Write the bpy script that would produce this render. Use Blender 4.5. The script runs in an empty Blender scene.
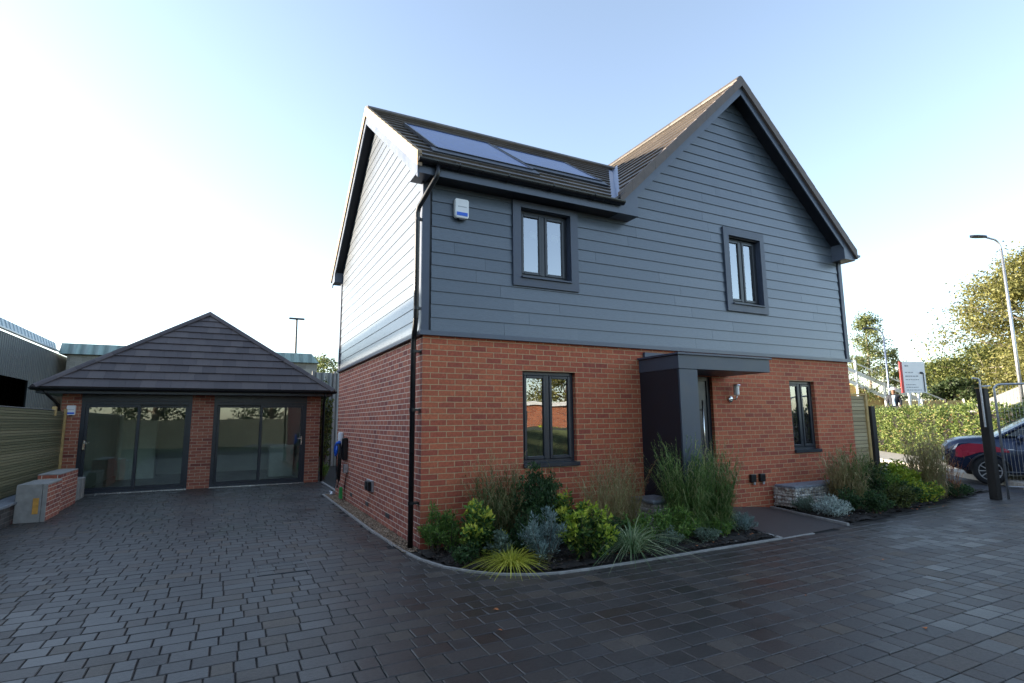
import bpy, math, random
import numpy as np
from mathutils import Vector, Matrix
random.seed(7); RNG = np.random.default_rng(7)
sc = bpy.context.scene
COL = sc.collection
rad = math.radians

# ------------------------------------------------------------------ materials
def new_mat(name):
    m = bpy.data.materials.new(name); m.use_nodes = True
    nt = m.node_tree; nt.nodes.clear()
    out = nt.nodes.new('ShaderNodeOutputMaterial')
    b = nt.nodes.new('ShaderNodeBsdfPrincipled')
    nt.links.new(b.outputs[0], out.inputs[0])
    return m, nt, b, out
def N(nt, typ, **kw):
    n = nt.nodes.new(typ)
    for k, v in kw.items():
        if k.startswith('i_'):
            key = k[2:]; key = int(key) if key.isdigit() else key
            n.inputs[key].default_value = v
        else: setattr(n, k, v)
    return n
def rgb(c): return (c[0], c[1], c[2], 1)
def coords(nt, kind='Object'):
    return N(nt, 'ShaderNodeTexCoord').outputs[kind]
def noise(nt, vec, scale, detail=4, rough=.55):
    n = N(nt, 'ShaderNodeTexNoise'); n.inputs['Scale'].default_value = scale
    n.inputs['Detail'].default_value = detail; n.inputs['Roughness'].default_value = rough
    nt.links.new(vec, n.inputs['Vector']); return n.outputs['Fac']
def ramp(nt, fac, stops):
    r = N(nt, 'ShaderNodeValToRGB'); e = r.color_ramp.elements
    while len(e) < len(stops): e.new(.5)
    for el, (p, c) in zip(e, stops): el.position = p; el.color = rgb(c)
    nt.links.new(fac, r.inputs[0]); return r.outputs[0]
def mix(nt, fac, a, b, mode='MIX'):
    m = N(nt, 'ShaderNodeMix', data_type='RGBA', blend_type=mode)
    for sock, v in ((m.inputs[0], fac), (m.inputs[6], a), (m.inputs[7], b)):
        if isinstance(v, (int, float)): sock.default_value = v
        elif isinstance(v, tuple): sock.default_value = rgb(v)
        else: nt.links.new(v, sock)
    return m.outputs[2]
def mrange(nt, v, a, b, c, d):
    m = N(nt, 'ShaderNodeMapRange'); nt.links.new(v, m.inputs[0])
    for i, x in enumerate((a, b, c, d)): m.inputs[i+1].default_value = x
    return m.outputs[0]
def bump(nt, b, h, strength=.3, dist=.01, prev=None):
    n = N(nt, 'ShaderNodeBump'); n.inputs['Strength'].default_value = strength
    n.inputs['Distance'].default_value = dist; nt.links.new(h, n.inputs['Height'])
    if prev is not None: nt.links.new(prev, n.inputs['Normal'])
    nt.links.new(n.outputs[0], b.inputs['Normal']); return n.outputs[0]
def mapped(nt, vec, scale=(1, 1, 1), rot=(0, 0, 0)):
    m = N(nt, 'ShaderNodeMapping'); m.inputs['Scale'].default_value = scale
    m.inputs['Rotation'].default_value = rot; nt.links.new(vec, m.inputs[0]); return m.outputs[0]

def simple(name, c, rough=.5, metal=0, var=.15, scale=8, bumps=0, bscale=60, stretch=(1, 1, 1), spec=.5):
    """paint / metal / plastic with uneven tone and roughness"""
    m, nt, b, o = new_mat(name)
    v = mapped(nt, coords(nt), stretch)
    n1 = noise(nt, v, scale, 5)
    lo = tuple(x*(1-var) for x in c); hi = tuple(min(1, x*(1+var)) for x in c)
    nt.links.new(ramp(nt, n1, [(.3, lo), (.7, hi)]), b.inputs['Base Color'])
    nt.links.new(mrange(nt, n1, .2, .8, max(0, rough-.07), min(1, rough+.1)), b.inputs['Roughness'])
    b.inputs['Metallic'].default_value = metal
    b.inputs['Specular IOR Level'].default_value = spec
    if bumps: bump(nt, b, noise(nt, v, bscale, 4), bumps, .005)
    return m

def brick_mat(name, c1, c2, c3, mortar, stain=.25, w=.225, h=.075, dark=(.10, .035, .03)):
    m, nt, b, o = new_mat(name)
    uv = coords(nt, 'UV')
    wn = N(nt, 'ShaderNodeTexNoise'); wn.inputs['Scale'].default_value = 9; nt.links.new(uv, wn.inputs['Vector'])
    off = N(nt, 'ShaderNodeVectorMath', operation='MULTIPLY_ADD')
    off.inputs[1].default_value = (.006, .006, 0); off.inputs[2].default_value = (0, 0, 0)
    nt.links.new(wn.outputs['Color'], off.inputs[0])
    add = N(nt, 'ShaderNodeVectorMath', operation='ADD'); nt.links.new(uv, add.inputs[0]); nt.links.new(off.outputs[0], add.inputs[1])
    bt = N(nt, 'ShaderNodeTexBrick', offset=.5, squash=1)
    for k, v in (('Scale', 1), ('Mortar Size', .0056), ('Mortar Smooth', .25), ('Bias', 0), ('Brick Width', w), ('Row Height', h)):
        bt.inputs[k].default_value = v
    bt.inputs['Color1'].default_value = (0, 0, 0, 1); bt.inputs['Color2'].default_value = (1, 1, 1, 1); bt.inputs['Mortar'].default_value = (.5, .5, .5, 1)
    nt.links.new(add.outputs[0], bt.inputs['Vector'])
    tone = ramp(nt, bt.outputs['Color'], [(0, dark), (.12, c3), (.45, c1), (.8, c2), (1, c1)])
    n1 = noise(nt, uv, 26, 6, .7); n2 = noise(nt, uv, 1.1, 3)
    body = mix(nt, .55, tone, ramp(nt, n1, [(.3, (.35, .35, .35)), (.7, (1.25, 1.2, 1.15))]), 'MULTIPLY')
    body = mix(nt, stain, body, ramp(nt, n2, [(.3, (.55, .55, .6)), (.7, (1.15, 1.1, 1.05))]), 'MULTIPLY')
    mo = mix(nt, .6, mortar, ramp(nt, n1, [(.3, (.6, .6, .6)), (.7, (1.1, 1.1, 1.1))]), 'MULTIPLY')
    nt.links.new(mix(nt, bt.outputs['Fac'], body, mo), b.inputs['Base Color'])
    b.inputs['Roughness'].default_value = .82
    inv = N(nt, 'ShaderNodeMath', operation='SUBTRACT'); inv.inputs[0].default_value = 1; nt.links.new(bt.outputs['Fac'], inv.inputs[1])
    p = bump(nt, b, inv.outputs[0], .8, .008)
    bump(nt, b, n1, .35, .004, p)
    return m

def island_mat(name, stops, rough=(.5, .8), nscale=30, bumps=.3, namt=.4, spec=.5, grain=(1, 1, 1), wet=0, kind='Object'):
    """surface made of many separate pieces, each with its own tone"""
    m, nt, b, o = new_mat(name)
    g = N(nt, 'ShaderNodeNewGeometry').outputs['Random Per Island']
    c = ramp(nt, g, stops)
    v = mapped(nt, coords(nt, kind), grain)
    n1 = noise(nt, v, nscale, 6, .65)
    c = mix(nt, namt, c, ramp(nt, n1, [(.3, (.45, .45, .45)), (.7, (1.3, 1.3, 1.3))]), 'MULTIPLY')
    if wet:
        n2 = noise(nt, coords(nt, kind), .55, 4)
        c = mix(nt, wet, c, ramp(nt, n2, [(.35, (.55, .55, .55)), (.65, (1.25, 1.2, 1.15))]), 'MULTIPLY')
        n3 = noise(nt, coords(nt, kind), 2.6, 6, .7)
        c = mix(nt, .7, c, ramp(nt, n3, [(.34, (.55, .53, .50)), (.46, (1, 1, 1)), (.60, (1, 1, 1)), (.72, (1.35, 1.28, 1.18))]), 'MULTIPLY')
        g2 = N(nt, 'ShaderNodeMath', operation='MULTIPLY_ADD'); g2.inputs[1].default_value = .5
        nt.links.new(g, g2.inputs[0]); nt.links.new(n2, g2.inputs[2])
        nt.links.new(mrange(nt, g2.outputs[0], .3, 1.1, rough[0], rough[1]), b.inputs['Roughness'])
    else:
        nt.links.new(mrange(nt, n1, .2, .8, rough[0], rough[1]), b.inputs['Roughness'])
    nt.links.new(c, b.inputs['Base Color'])
    b.inputs['Specular IOR Level'].default_value = spec
    bump(nt, b, n1, bumps, .004)
    return m

def leaf_mat(name, stops, trans=.35, rough=.55, spec=.35):
    m, nt, b, o = new_mat(name)
    g = N(nt, 'ShaderNodeNewGeometry').outputs['Random Per Island']
    c = ramp(nt, g, stops)
    n2 = noise(nt, coords(nt), 1.7, 3)
    c = mix(nt, .5, c, ramp(nt, n2, [(.35, (.6, .62, .6)), (.65, (1.3, 1.25, 1.1))]), 'MULTIPLY')
    nt.links.new(c, b.inputs['Base Color']); b.inputs['Roughness'].default_value = rough
    b.inputs['Specular IOR Level'].default_value = spec
    t = N(nt, 'ShaderNodeBsdfTranslucent'); nt.links.new(c, t.inputs[0])
    ms = N(nt, 'ShaderNodeMixShader'); ms.inputs[0].default_value = trans
    nt.links.new(b.outputs[0], ms.inputs[1]); nt.links.new(t.outputs[0], ms.inputs[2]); nt.links.new(ms.outputs[0], o.inputs[0])
    return m

def glass_mat(name, ior=1.9, tint=(.75, .8, .78), rough=.008, wave=.12):
    m, nt, b, o = new_mat(name); nt.nodes.remove(b)
    t = N(nt, 'ShaderNodeBsdfTransparent'); t.inputs[0].default_value = rgb(tint)
    g = N(nt, 'ShaderNodeBsdfGlossy'); g.inputs['Roughness'].default_value = rough
    g.inputs[0].default_value = (.95, .97, 1, 1)
    f = N(nt, 'ShaderNodeFresnel'); f.inputs[0].default_value = ior
    n = N(nt, 'ShaderNodeTexNoise'); n.inputs['Scale'].default_value = 1.3; nt.links.new(coords(nt), n.inputs['Vector'])
    bp = N(nt, 'ShaderNodeBump'); bp.inputs['Strength'].default_value = wave; bp.inputs['Distance'].default_value = .02
    nt.links.new(n.outputs['Fac'], bp.inputs['Height']); nt.links.new(bp.outputs[0], g.inputs['Normal'])
    ms = N(nt, 'ShaderNodeMixShader')
    nt.links.new(f.outputs[0], ms.inputs[0]); nt.links.new(t.outputs[0], ms.inputs[1]); nt.links.new(g.outputs[0], ms.inputs[2]); nt.links.new(ms.outputs[0], o.inputs[0])
    return m

def corrugated_mat(name, c, period=.2, rough=.5, axis='X', strength=.9, metal=0, streak=.4):
    m, nt, b, o = new_mat(name)
    uv = coords(nt, 'UV')
    w = N(nt, 'ShaderNodeTexWave', wave_type='BANDS', bands_direction=axis); w.inputs['Scale'].default_value = 1/(period*6.2832)*6.2832/2/3.1416*1.0
    w.inputs['Scale'].default_value = .314159/period
    nt.links.new(uv, w.inputs['Vector'])
    n1 = noise(nt, mapped(nt, uv, (3, .35, 1)), 3, 5)
    col = mix(nt, streak, c, ramp(nt, n1, [(.3, (.4, .4, .4)), (.7, (1.4, 1.4, 1.35))]), 'MULTIPLY')
    nt.links.new(col, b.inputs['Base Color']); b.inputs['Roughness'].default_value = rough; b.inputs['Metallic'].default_value = metal
    bump(nt, b, w.outputs['Fac'], 1.0, .10)
    nt.links.new(mix(nt, .55, col, ramp(nt, w.outputs['Fac'], [(.1, (.45, .45, .45)), (.6, (1.2, 1.2, 1.2))]), 'MULTIPLY'), b.inputs['Base Color'])  # relief shading put into the colour: troughs darker, crests lighter
    return m

M = {}
M['brick'] = brick_mat('red_brick', (.52, .130, .062), (.58, .165, .075), (.46, .11, .058), (.58, .40, .22), stain=.35, dark=(.37, .085, .05))
M['brick_side'] = brick_mat('red_brick_sunlit_joint', (.42, .125, .08), (.50, .165, .10), (.33, .095, .07), (.78, .68, .55), stain=.4, dark=(.26, .07, .055))  # side wall copy of the brick, sun brightness painted into the paler mortar
M['brick_garage'] = brick_mat('garage_brick', (.38, .135, .08), (.46, .18, .11), (.30, .09, .06), (.52, .42, .30), dark=(.2, .06, .045))
M['brick_dark'] = brick_mat('dark_wall_brick', (.06, .055, .055), (.10, .09, .085), (.04, .038, .04), (.16, .15, .14))
M['brick_orange'] = brick_mat('orange_brick', (.42, .13, .06), (.5, .17, .08), (.33, .1, .05), (.45, .4, .32))
M['block'] = brick_mat('grey_blockwork', (.33, .31, .27), (.40, .38, .33), (.27, .25, .22), (.38, .36, .33), w=.45, h=.225, dark=(.22, .2, .18))
M['clad'] = island_mat('slate_grey_board', [(0, (.054, .075, .102)), (.4, (.066, .088, .116)), (1, (.080, .102, .130))], (.36, .55), 14, .7, .45, .5, (1, 1, 9))
M['clad'].node_tree.nodes['Principled BSDF'].inputs['Coat Weight'].default_value = .75
M['clad'].node_tree.nodes['Principled BSDF'].inputs['Coat Roughness'].default_value = .22
M['trim'] = simple('grey_trim', (.056, .070, .104), .42, 0, .10, 6, .12, 90)
M['fascia'] = simple('dark_blue_grey_fascia', (.078, .096, .132), .35, 0, .1, 5)
M['dark'] = simple('anthracite_frame', (.022, .027, .036), .32, 0, .12, 9)
M['porch'] = simple('charcoal_panel', (.012, .014, .022), .5, 0, .15, 4)
M['porchfront'] = simple('slate_post', (.055, .070, .095), .45, 0, .1, 5)
M['black'] = simple('black_plastic', (.010, .010, .012), .3, 0, .2, 10)
M['rubber'] = simple('tyre_rubber', (.014, .014, .015), .75, 0, .2, 20)
M['white'] = simple('white_plastic', (.80, .80, .80), .35, 0, .04, 6)
M['whitewood'] = simple('white_painted_timber', (.78, .78, .76), .55, 0, .08, 6)
M['blue'] = simple('blue_plastic', (.01, .12, .65), .35, 0, .1, 6)
M['green'] = simple('green_plastic', (.02, .30, .06), .4, 0, .1, 6)
M['steel'] = simple('brushed_steel', (.72, .71, .69), .22, 1, .06, 30)
M['galv'] = simple('galvanised_steel', (.50, .51, .53), .42, .85, .18, 25)
M['lead'] = simple('lead_flashing', (.22, .26, .36), .34, .7, .25, 9, .4, 14)
M['tile'] = island_mat('brown_concrete_tile', [(0, (.070, .057, .047)), (.5, (.092, .075, .060)), (1, (.115, .094, .076))], (.34, .5), 35, .35, .35)
M['tile_garage'] = island_mat('garage_tile', [(0, (.056, .043, .042)), (.5, (.074, .058, .056)), (1, (.096, .076, .070))], (.46, .66), 22, .4, .45)
M['verge'] = simple('verge_tile', (.11, .085, .075), .6, 0, .2, 7, .3, 60)
M['vergesunlit'] = simple('sunlit_verge_tile', (.27, .19, .115), .65, 0, .2, 7, .3, 60)  # brown verge tile again, low sun painted in as a lighter, warmer colour
M['glass'] = glass_mat('window_glass', 3.2)
M['glass_big'] = glass_mat('door_glass', 2.0, (.88, .94, .90), .012, .05)
M['plaster'] = simple('plaster', (.80, .80, .77), .8, 0, .05, 3)
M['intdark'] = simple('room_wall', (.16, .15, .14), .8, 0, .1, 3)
M['screed'] = simple('screed_floor', (.40, .38, .35), .8, 0, .15, 3)
M['concrete'] = simple('pale_concrete', (.29, .28, .26), .85, 0, .18, 9, .4, 70)
M['orange'] = simple('orange_patch', (.60, .30, .06), .7, 0, .2, 20)
M['ply'] = simple('kiln_timber', (.48, .33, .13), .7, 0, .2, 12, .2, 40)
M['slatR'] = island_mat('pale_fence_board', [(0, (.34, .27, .15)), (.5, (.45, .36, .21)), (1, (.52, .43, .26))], (.6, .8), 24, .4, .4, .3, (1, 1, 6))
M['slatL'] = island_mat('green_tinged_fence_board', [(0, (.12, .115, .06)), (.5, (.18, .165, .09)), (1, (.24, .21, .12))], (.6, .8), 24, .4, .45, .3, (1, 1, 6))
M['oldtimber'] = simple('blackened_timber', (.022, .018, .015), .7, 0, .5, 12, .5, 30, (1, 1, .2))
M['timberfence'] = island_mat('yellow_timber_paling', [(0, (.45, .33, .14)), (1, (.62, .47, .22))], (.6, .8), 14, .2, .3)
M['soil'] = simple('dark_bark_soil', (.016, .012, .009), .9, 0, .6, 45, 1.0, 60)
M['paver'] = island_mat('dark_block_paver', [(0, (.044, .040, .038)), (.3, (.056, .051, .047)), (.55, (.048, .045, .043)), (.72, (.070, .058, .048)), (.86, (.056, .053, .052)), (.95, (.092, .074, .055)), (1, (.066, .062, .060))], (.27, .64), 42, .6, .7, .5, wet=.6)
M['sand'] = simple('jointing_sand', (.016, .015, .014), .95, 0, .3, 30)
M['tarmac'] = simple('tarmac', (.045, .046, .052), .55, 0, .3, 60, .7, 220)
M['pathmac'] = simple('path_tarmac', (.062, .058, .056), .5, 0, .3, 40, .7, 220)
M['edging'] = simple('concrete_edging', (.30, .29, .27), .8, 0, .25, 14, .4, 80)
M['gravel'] = island_mat('brown_gravel', [(0, (.08, .05, .03)), (.4, (.20, .13, .075)), (.8, (.30, .21, .13)), (1, (.42, .34, .25))], (.6, .9), 50, .2, .3)
M['stone'] = island_mat('flint_cobble', [(0, (.20, .17, .14)), (.2, (.50, .44, .36)), (.5, (.78, .74, .66)), (.75, (.40, .33, .26)), (1, (.85, .82, .76))], (.5, .8), 20, .4, .4)
M['slab'] = simple('grey_stone_slab', (.20, .22, .25), .7, 0, .35, 18, .6, 50)
M['grass_ground'] = simple('rough_grass', (.06, .075, .03), .95, 0, .5, 3, .8, 30)
M['pavement'] = simple('pale_pavement', (.38, .35, .30), .85, 0, .2, 8, .2, 60)
M['bark'] = simple('tree_bark', (.10, .08, .06), .9, 0, .35, 12, .6, 30, (1, 1, .3))
M['silver_bark'] = simple('grey_bark', (.24, .21, .17), .85, 0, .35, 12, .5, 30, (1, 1, .3))
M['corr'] = corrugated_mat('grey_corrugated_sheet', (.075, .082, .085), .24, .5)
M['corrpale'] = corrugated_mat('pale_corrugated_sheet', (.36, .38, .36), .25, .6)
M['rooflight'] = corrugated_mat('bluish_roof_sheet', (.30, .38, .42), .45, .35)
M['greensheet'] = corrugated_mat('green_grey_fascia_sheet', (.22, .30, .28), .5, .5)
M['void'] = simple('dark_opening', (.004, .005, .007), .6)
M['carpaint'] = simple('dark_blue_car_paint', (.028, .042, .085), .18, .35, .05, 3)
M['carred'] = simple('red_livery_patch', (.42, .03, .06), .25, 0, .05, 3)
M['carglass'] = simple('car_glass', (.02, .025, .025), .04, 0, .1, 3, spec=.9)
M['wheel'] = simple('alloy', (.5, .5, .52), .3, .8, .05, 9)
M['lens'] = simple('lamp_lens', (.85, .85, .85), .1, 0, .05, 5)
M['signwhite'] = simple('sign_white', (.80, .81, .82), .45, 0, .03, 4)
M['signred'] = simple('sign_red', (.50, .05, .05), .45, 0, .05, 4)
M['signgrey'] = simple('sign_grey_print', (.30, .32, .35), .5, 0, .05, 4)
M['skin'] = simple('skin', (.22, .11, .07), .6)
M['jacket'] = simple('dark_jacket', (.020, .022, .030), .8)
M['shirt'] = simple('pale_blue_shirt', (.35, .45, .52), .8)
M['trousers'] = simple('dark_trousers', (.02, .02, .025), .8)
M['leafdry'] = simple('dry_leaf', (.40, .13, .04), .7, 0, .4, 30)
def solar_mat():
    m, nt, b, o = new_mat('solar_cells')
    uv = coords(nt, 'UV')
    bt = N(nt, 'ShaderNodeTexBrick', offset=0, squash=1)
    for k, v in (('Scale', 1), ('Mortar Size', .004), ('Brick Width', .16), ('Row Height', .16)): bt.inputs[k].default_value = v
    bt.inputs['Color1'].default_value = (.025, .06, .20, 1); bt.inputs['Color2'].default_value = (.035, .08, .25, 1); bt.inputs['Mortar'].default_value = (.10, .12, .16, 1)
    nt.links.new(uv, bt.inputs['Vector']); nt.links.new(bt.outputs[0], b.inputs['Base Color'])
    b.inputs['Roughness'].default_value = .22; b.inputs['IOR'].default_value = 1.22
    bump(nt, b, noise(nt, uv, 5, 3), .08, .01)
    return m
M['solar'] = solar_mat()

# foliage
G = {}
def lm(k, *a, **kw): G[k] = leaf_mat(k, *a, **kw)
lm('fern_leaf', [(0, (0.065, 0.143, 0.026)), (.5, (0.130, 0.247, 0.052)), (1, (0.260, 0.364, 0.078))])
lm('glossy_leaf', [(0, (0.021, 0.062, 0.015)), (.55, (0.062, 0.135, 0.031)), (.8, (0.229, 0.312, 0.052)), (1, (0.374, 0.416, 0.083))])
lm('greygreen_leaf', [(0, (0.104, 0.156, 0.104)), (1, (0.260, 0.338, 0.260))])
lm('yellow_blade', [(0, (0.286, 0.338, 0.039)), (.5, (0.598, 0.598, 0.078)), (1, (0.800, 0.754, 0.156))])
lm('dark_blade', [(0, (0.065, 0.104, 0.033)), (.5, (0.130, 0.169, 0.058)), (.85, (0.260, 0.247, 0.117)), (1, (0.442, 0.312, 0.156))])
lm('dark_leaf', [(0, (0.023, 0.058, 0.019)), (.6, (0.052, 0.111, 0.039)), (1, (0.117, 0.182, 0.065))])
lm('blue_leaf', [(0, (0.117, 0.182, 0.169)), (.6, (0.221, 0.312, 0.299)), (1, (0.364, 0.468, 0.442))], .2)
lm('lime_leaf', [(0, (0.156, 0.260, 0.026)), (.5, (0.351, 0.468, 0.052)), (1, (0.624, 0.650, 0.091))])
lm('lime_tip', [(0, (0.065, 0.169, 0.039)), (.45, (0.156, 0.286, 0.052)), (.7, (0.585, 0.598, 0.065)), (1, (0.800, 0.780, 0.130))])
lm('tan_blade', [(0, (0.286, 0.221, 0.104)), (.5, (0.494, 0.390, 0.208)), (.8, (0.286, 0.312, 0.117)), (1, (0.650, 0.520, 0.312))])
lm('striped_blade', [(0, (0.104, 0.195, 0.078)), (.5, (0.260, 0.364, 0.182)), (1, (0.624, 0.676, 0.442))])
lm('green_blade', [(0, (0.065, 0.143, 0.039)), (.5, (0.156, 0.260, 0.065)), (.85, (0.286, 0.364, 0.130)), (1, (0.494, 0.442, 0.234))])
lm('silver_leaf', [(0, (0.286, 0.364, 0.351)), (1, (0.650, 0.728, 0.676))], .2)
lm('red_twig', [(0, (0.234, 0.065, 0.039)), (.6, (0.390, 0.156, 0.078)), (1, (0.520, 0.286, 0.130))])
lm('hedge_leaf', [(0, (0.027, 0.052, 0.013)), (.35, (0.097, 0.156, 0.037)), (.7, (0.239, 0.302, 0.083)), (.92, (0.371, 0.416, 0.166)), (1, (0.354, 0.208, 0.094))])
lm('autumn_leaf', [(0, (0.076, 0.084, 0.024)), (.4, (0.185, 0.187, 0.056)), (.8, (0.303, 0.290, 0.103)), (1, (0.152, 0.168, 0.056))], .4)
lm('birch_leaf', [(0, (0.047, 0.073, 0.021)), (.5, (0.131, 0.166, 0.052)), (1, (0.262, 0.281, 0.114))], .35)
lm('bush_leaf', [(0, (0.024, 0.042, 0.012)), (.5, (0.103, 0.131, 0.033)), (1, (0.223, 0.234, 0.066))], .3)
lm('evergreen_leaf', [(0, (0.021, 0.042, 0.015)), (1, (0.073, 0.104, 0.042))], .2)

# ------------------------------------------------------------------ mesh builder
class MB:
    def __init__(s): s.v = []; s.f = []; s.uv = []
    def poly(s, pts, uvs=None):
        i = len(s.v); s.v += [tuple(p) for p in pts]; s.f.append(tuple(range(i, i+len(pts)))); s.uv.append(uvs)
    def faces(s, V, F):
        i = len(s.v); s.v += [tuple(p) for p in V]
        for f in F: s.f.append(tuple(i+k for k in f)); s.uv.append(None)
    def hexa(s, P):     # 8 points, bottom 4 ccw, top 4 ccw
        s.faces(P, [(3, 2, 1, 0), (4, 5, 6, 7), (0, 1, 5, 4), (1, 2, 6, 5), (2, 3, 7, 6), (3, 0, 4, 7)])
    def box(s, a, b, c=0):
        x0, x1 = sorted((a[0], b[0])); y0, y1 = sorted((a[1], b[1])); z0, z1 = sorted((a[2], b[2]))
        if c <= 0 or min(x1-x0, y1-y0, z1-z0) < 2.2*c:
            s.hexa([(x0, y0, z0), (x1, y0, z0), (x1, y1, z0), (x0, y1, z0), (x0, y0, z1), (x1, y0, z1), (x1, y1, z1), (x0, y1, z1)])
            return s
        V = []; idx = {}
        for sx in (0, 1):
            for sy in (0, 1):
                for sz in (0, 1):
                    X = (x0, x1)[sx]; Y = (y0, y1)[sy]; Z = (z0, z1)[sz]
                    dx, dy, dz = (c, -c)[sx], (c, -c)[sy], (c, -c)[sz]
                    for ax, p in (('x', (X, Y+dy, Z+dz)), ('y', (X+dx, Y, Z+dz)), ('z', (X+dx, Y+dy, Z))):
                        idx[(sx, sy, sz, ax)] = len(V); V.append(p)
        F = []
        for t, ax in enumerate('xyz'):
            o = [k for k in range(3) if k != t]
            for e in (0, 1):
                q = []
                for (p1, p2) in ((0, 0), (1, 0), (1, 1), (0, 1)):
                    k = [0, 0, 0]; k[t] = e; k[o[0]] = p1; k[o[1]] = p2; q.append(idx[(*k, ax)])
                if (e == 0) != (t == 1): q = q[::-1]
                F.append(q)
        for t in range(3):
            o = [k for k in range(3) if k != t]
            a1, a2 = 'xyz'[o[0]], 'xyz'[o[1]]
            for p1 in (0, 1):
                for p2 in (0, 1):
                    k0 = [0, 0, 0]; k0[t] = 0; k0[o[0]] = p1; k0[o[1]] = p2; k1 = list(k0); k1[t] = 1
                    q = [idx[(*k0, a1)], idx[(*k0, a2)], idx[(*k1, a2)], idx[(*k1, a1)]]
                    F.append(q)
        for sx in (0, 1):
            for sy in (0, 1):
                for sz in (0, 1): F.append([idx[(sx, sy, sz, a)] for a in 'xyz'])
        ctr = Vector(((x0+x1)/2, (y0+y1)/2, (z0+z1)/2)); FF = []
        for f in F:
            P = [Vector(V[k]) for k in f]; n = (P[1]-P[0]).cross(P[2]-P[0]); m = sum(P, Vector())/len(P)
            FF.append(f if n.dot(m-ctr) > 0 else f[::-1])
        s.faces(V, FF); return s
    def tube(s, pts, r, n=10, caps=True, r1=None):
        pts = [Vector(p) for p in pts]; m = len(pts); V = []; prev = None
        for i, p in enumerate(pts):
            d = (pts[min(i+1, m-1)]-pts[max(i-1, 0)]).normalized()
            a = d.cross(Vector((0, 0, 1)))
            if a.length < .05: a = d.cross(Vector((1, 0, 0)))
            a.normalize()
            if prev is not None:
                pj = prev - d*prev.dot(d)
                if pj.length > .01: a = pj.normalized()
            prev = a; b = d.cross(a)
            rr = r if r1 is None else r+(r1-r)*i/(m-1)
            V += [p+a*rr*math.cos(2*math.pi*k/n)+b*rr*math.sin(2*math.pi*k/n) for k in range(n)]
        F = [(i*n+k, i*n+(k+1) % n, (i+1)*n+(k+1) % n, (i+1)*n+k) for i in range(m-1) for k in range(n)]
        if caps: F += [tuple(range(n))[::-1], tuple((m-1)*n+k for k in range(n))]
        s.faces(V, F); return s
    def prism(s, pts, d):   # extrude planar loop by vector d
        n = len(pts); P = [Vector(p) for p in pts]; d = Vector(d)
        s.faces(P+[p+d for p in P], [tuple(range(n))[::-1], tuple(range(n, 2*n))]+[(i, (i+1) % n, n+(i+1) % n, n+i) for i in range(n)])
        return s
    def lathe(s, prof, c, n=20, axis='Z', M3=None, caps=True):
        V = []
        for (r, z) in prof:
            for k in range(n):
                t = 2*math.pi*k/n; p = Vector((r*math.cos(t), r*math.sin(t), z))
                if axis == 'Y': p = Vector((p.x, -p.z, p.y))
                if axis == 'X': p = Vector((-p.z, p.x, p.y))
                if M3: p = M3 @ p
                V.append(Vector(c)+p)
        m = len(prof)
        F = [(i*n+k, i*n+(k+1) % n, (i+1)*n+(k+1) % n, (i+1)*n+k) for i in range(m-1) for k in range(n)]
        if caps: F += [tuple(range(n))[::-1], tuple((m-1)*n+k for k in range(n))]
        s.faces(V, F); return s

def world_loc(o):
    l = Vector((0, 0, 0))
    while o is not None: l += Vector(o.location); o = o.parent
    return l
def build(name, mb, mat, parent=None, smooth=False, uv=False, loc=None):
    used = sorted({k for f in mb.f for k in f})
    if len(used) < len(mb.v):
        mp = {k: i for i, k in enumerate(used)}; c = MB(); c.v = [mb.v[k] for k in used]; c.f = [tuple(mp[k] for k in f) for f in mb.f]; c.uv = mb.uv; mb = c
    off = world_loc(parent) if parent is not None else Vector(loc or (0, 0, 0))
    me = bpy.data.meshes.new(name)
    V = np.array(mb.v, dtype=float).reshape(-1, 3) - np.array(off)
    me.from_pydata(V.tolist(), [], mb.f)
    if uv or True:
        ul = me.uv_layers.new(name='UVMap'); data = np.zeros((len(me.loops), 2)); k = 0
        Vw = np.array(mb.v, dtype=float).reshape(-1, 3)
        if uv:
            for f, u in zip(mb.f, mb.uv):
                P = Vw[list(f)]
                if u is not None: data[k:k+len(f)] = u
                else:
                    n = np.cross(P[1]-P[0], P[2]-P[0]); a = np.abs(n)
                    if a[2] > a[0] and a[2] > a[1]: data[k:k+len(f)] = P[:, [0, 1]]
                    elif a[1] >= a[0]: data[k:k+len(f)] = P[:, [0, 2]]
                    else: data[k:k+len(f)] = P[:, [1, 2]]
                k += len(f)
            ul.data.foreach_set('uv', data.ravel())
    if smooth: me.polygons.foreach_set('use_smooth', [True]*len(me.polygons))
    me.materials.append(mat); me.update()
    o = bpy.data.objects.new(name, me); COL.objects.link(o)
    if parent is not None: o.parent = parent
    else: o.location = off
    return o
def tag(o, label=None, cat=None, group=None, kind=None):
    if label: o['label'] = label
    if cat: o['category'] = cat
    if group: o['group'] = group
    if kind: o['kind'] = kind
    return o
def thing(name, loc, label, cat, group=None):
    o = bpy.data.objects.new(name, None); COL.objects.link(o); o.location = loc; o.empty_display_size = .3
    return tag(o, label, cat, group)
def struct(name, mb, mat, label=None, cat=None, **kw):
    o = build(name, mb, mat, None, **kw); o['kind'] = 'structure'
    return o

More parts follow.
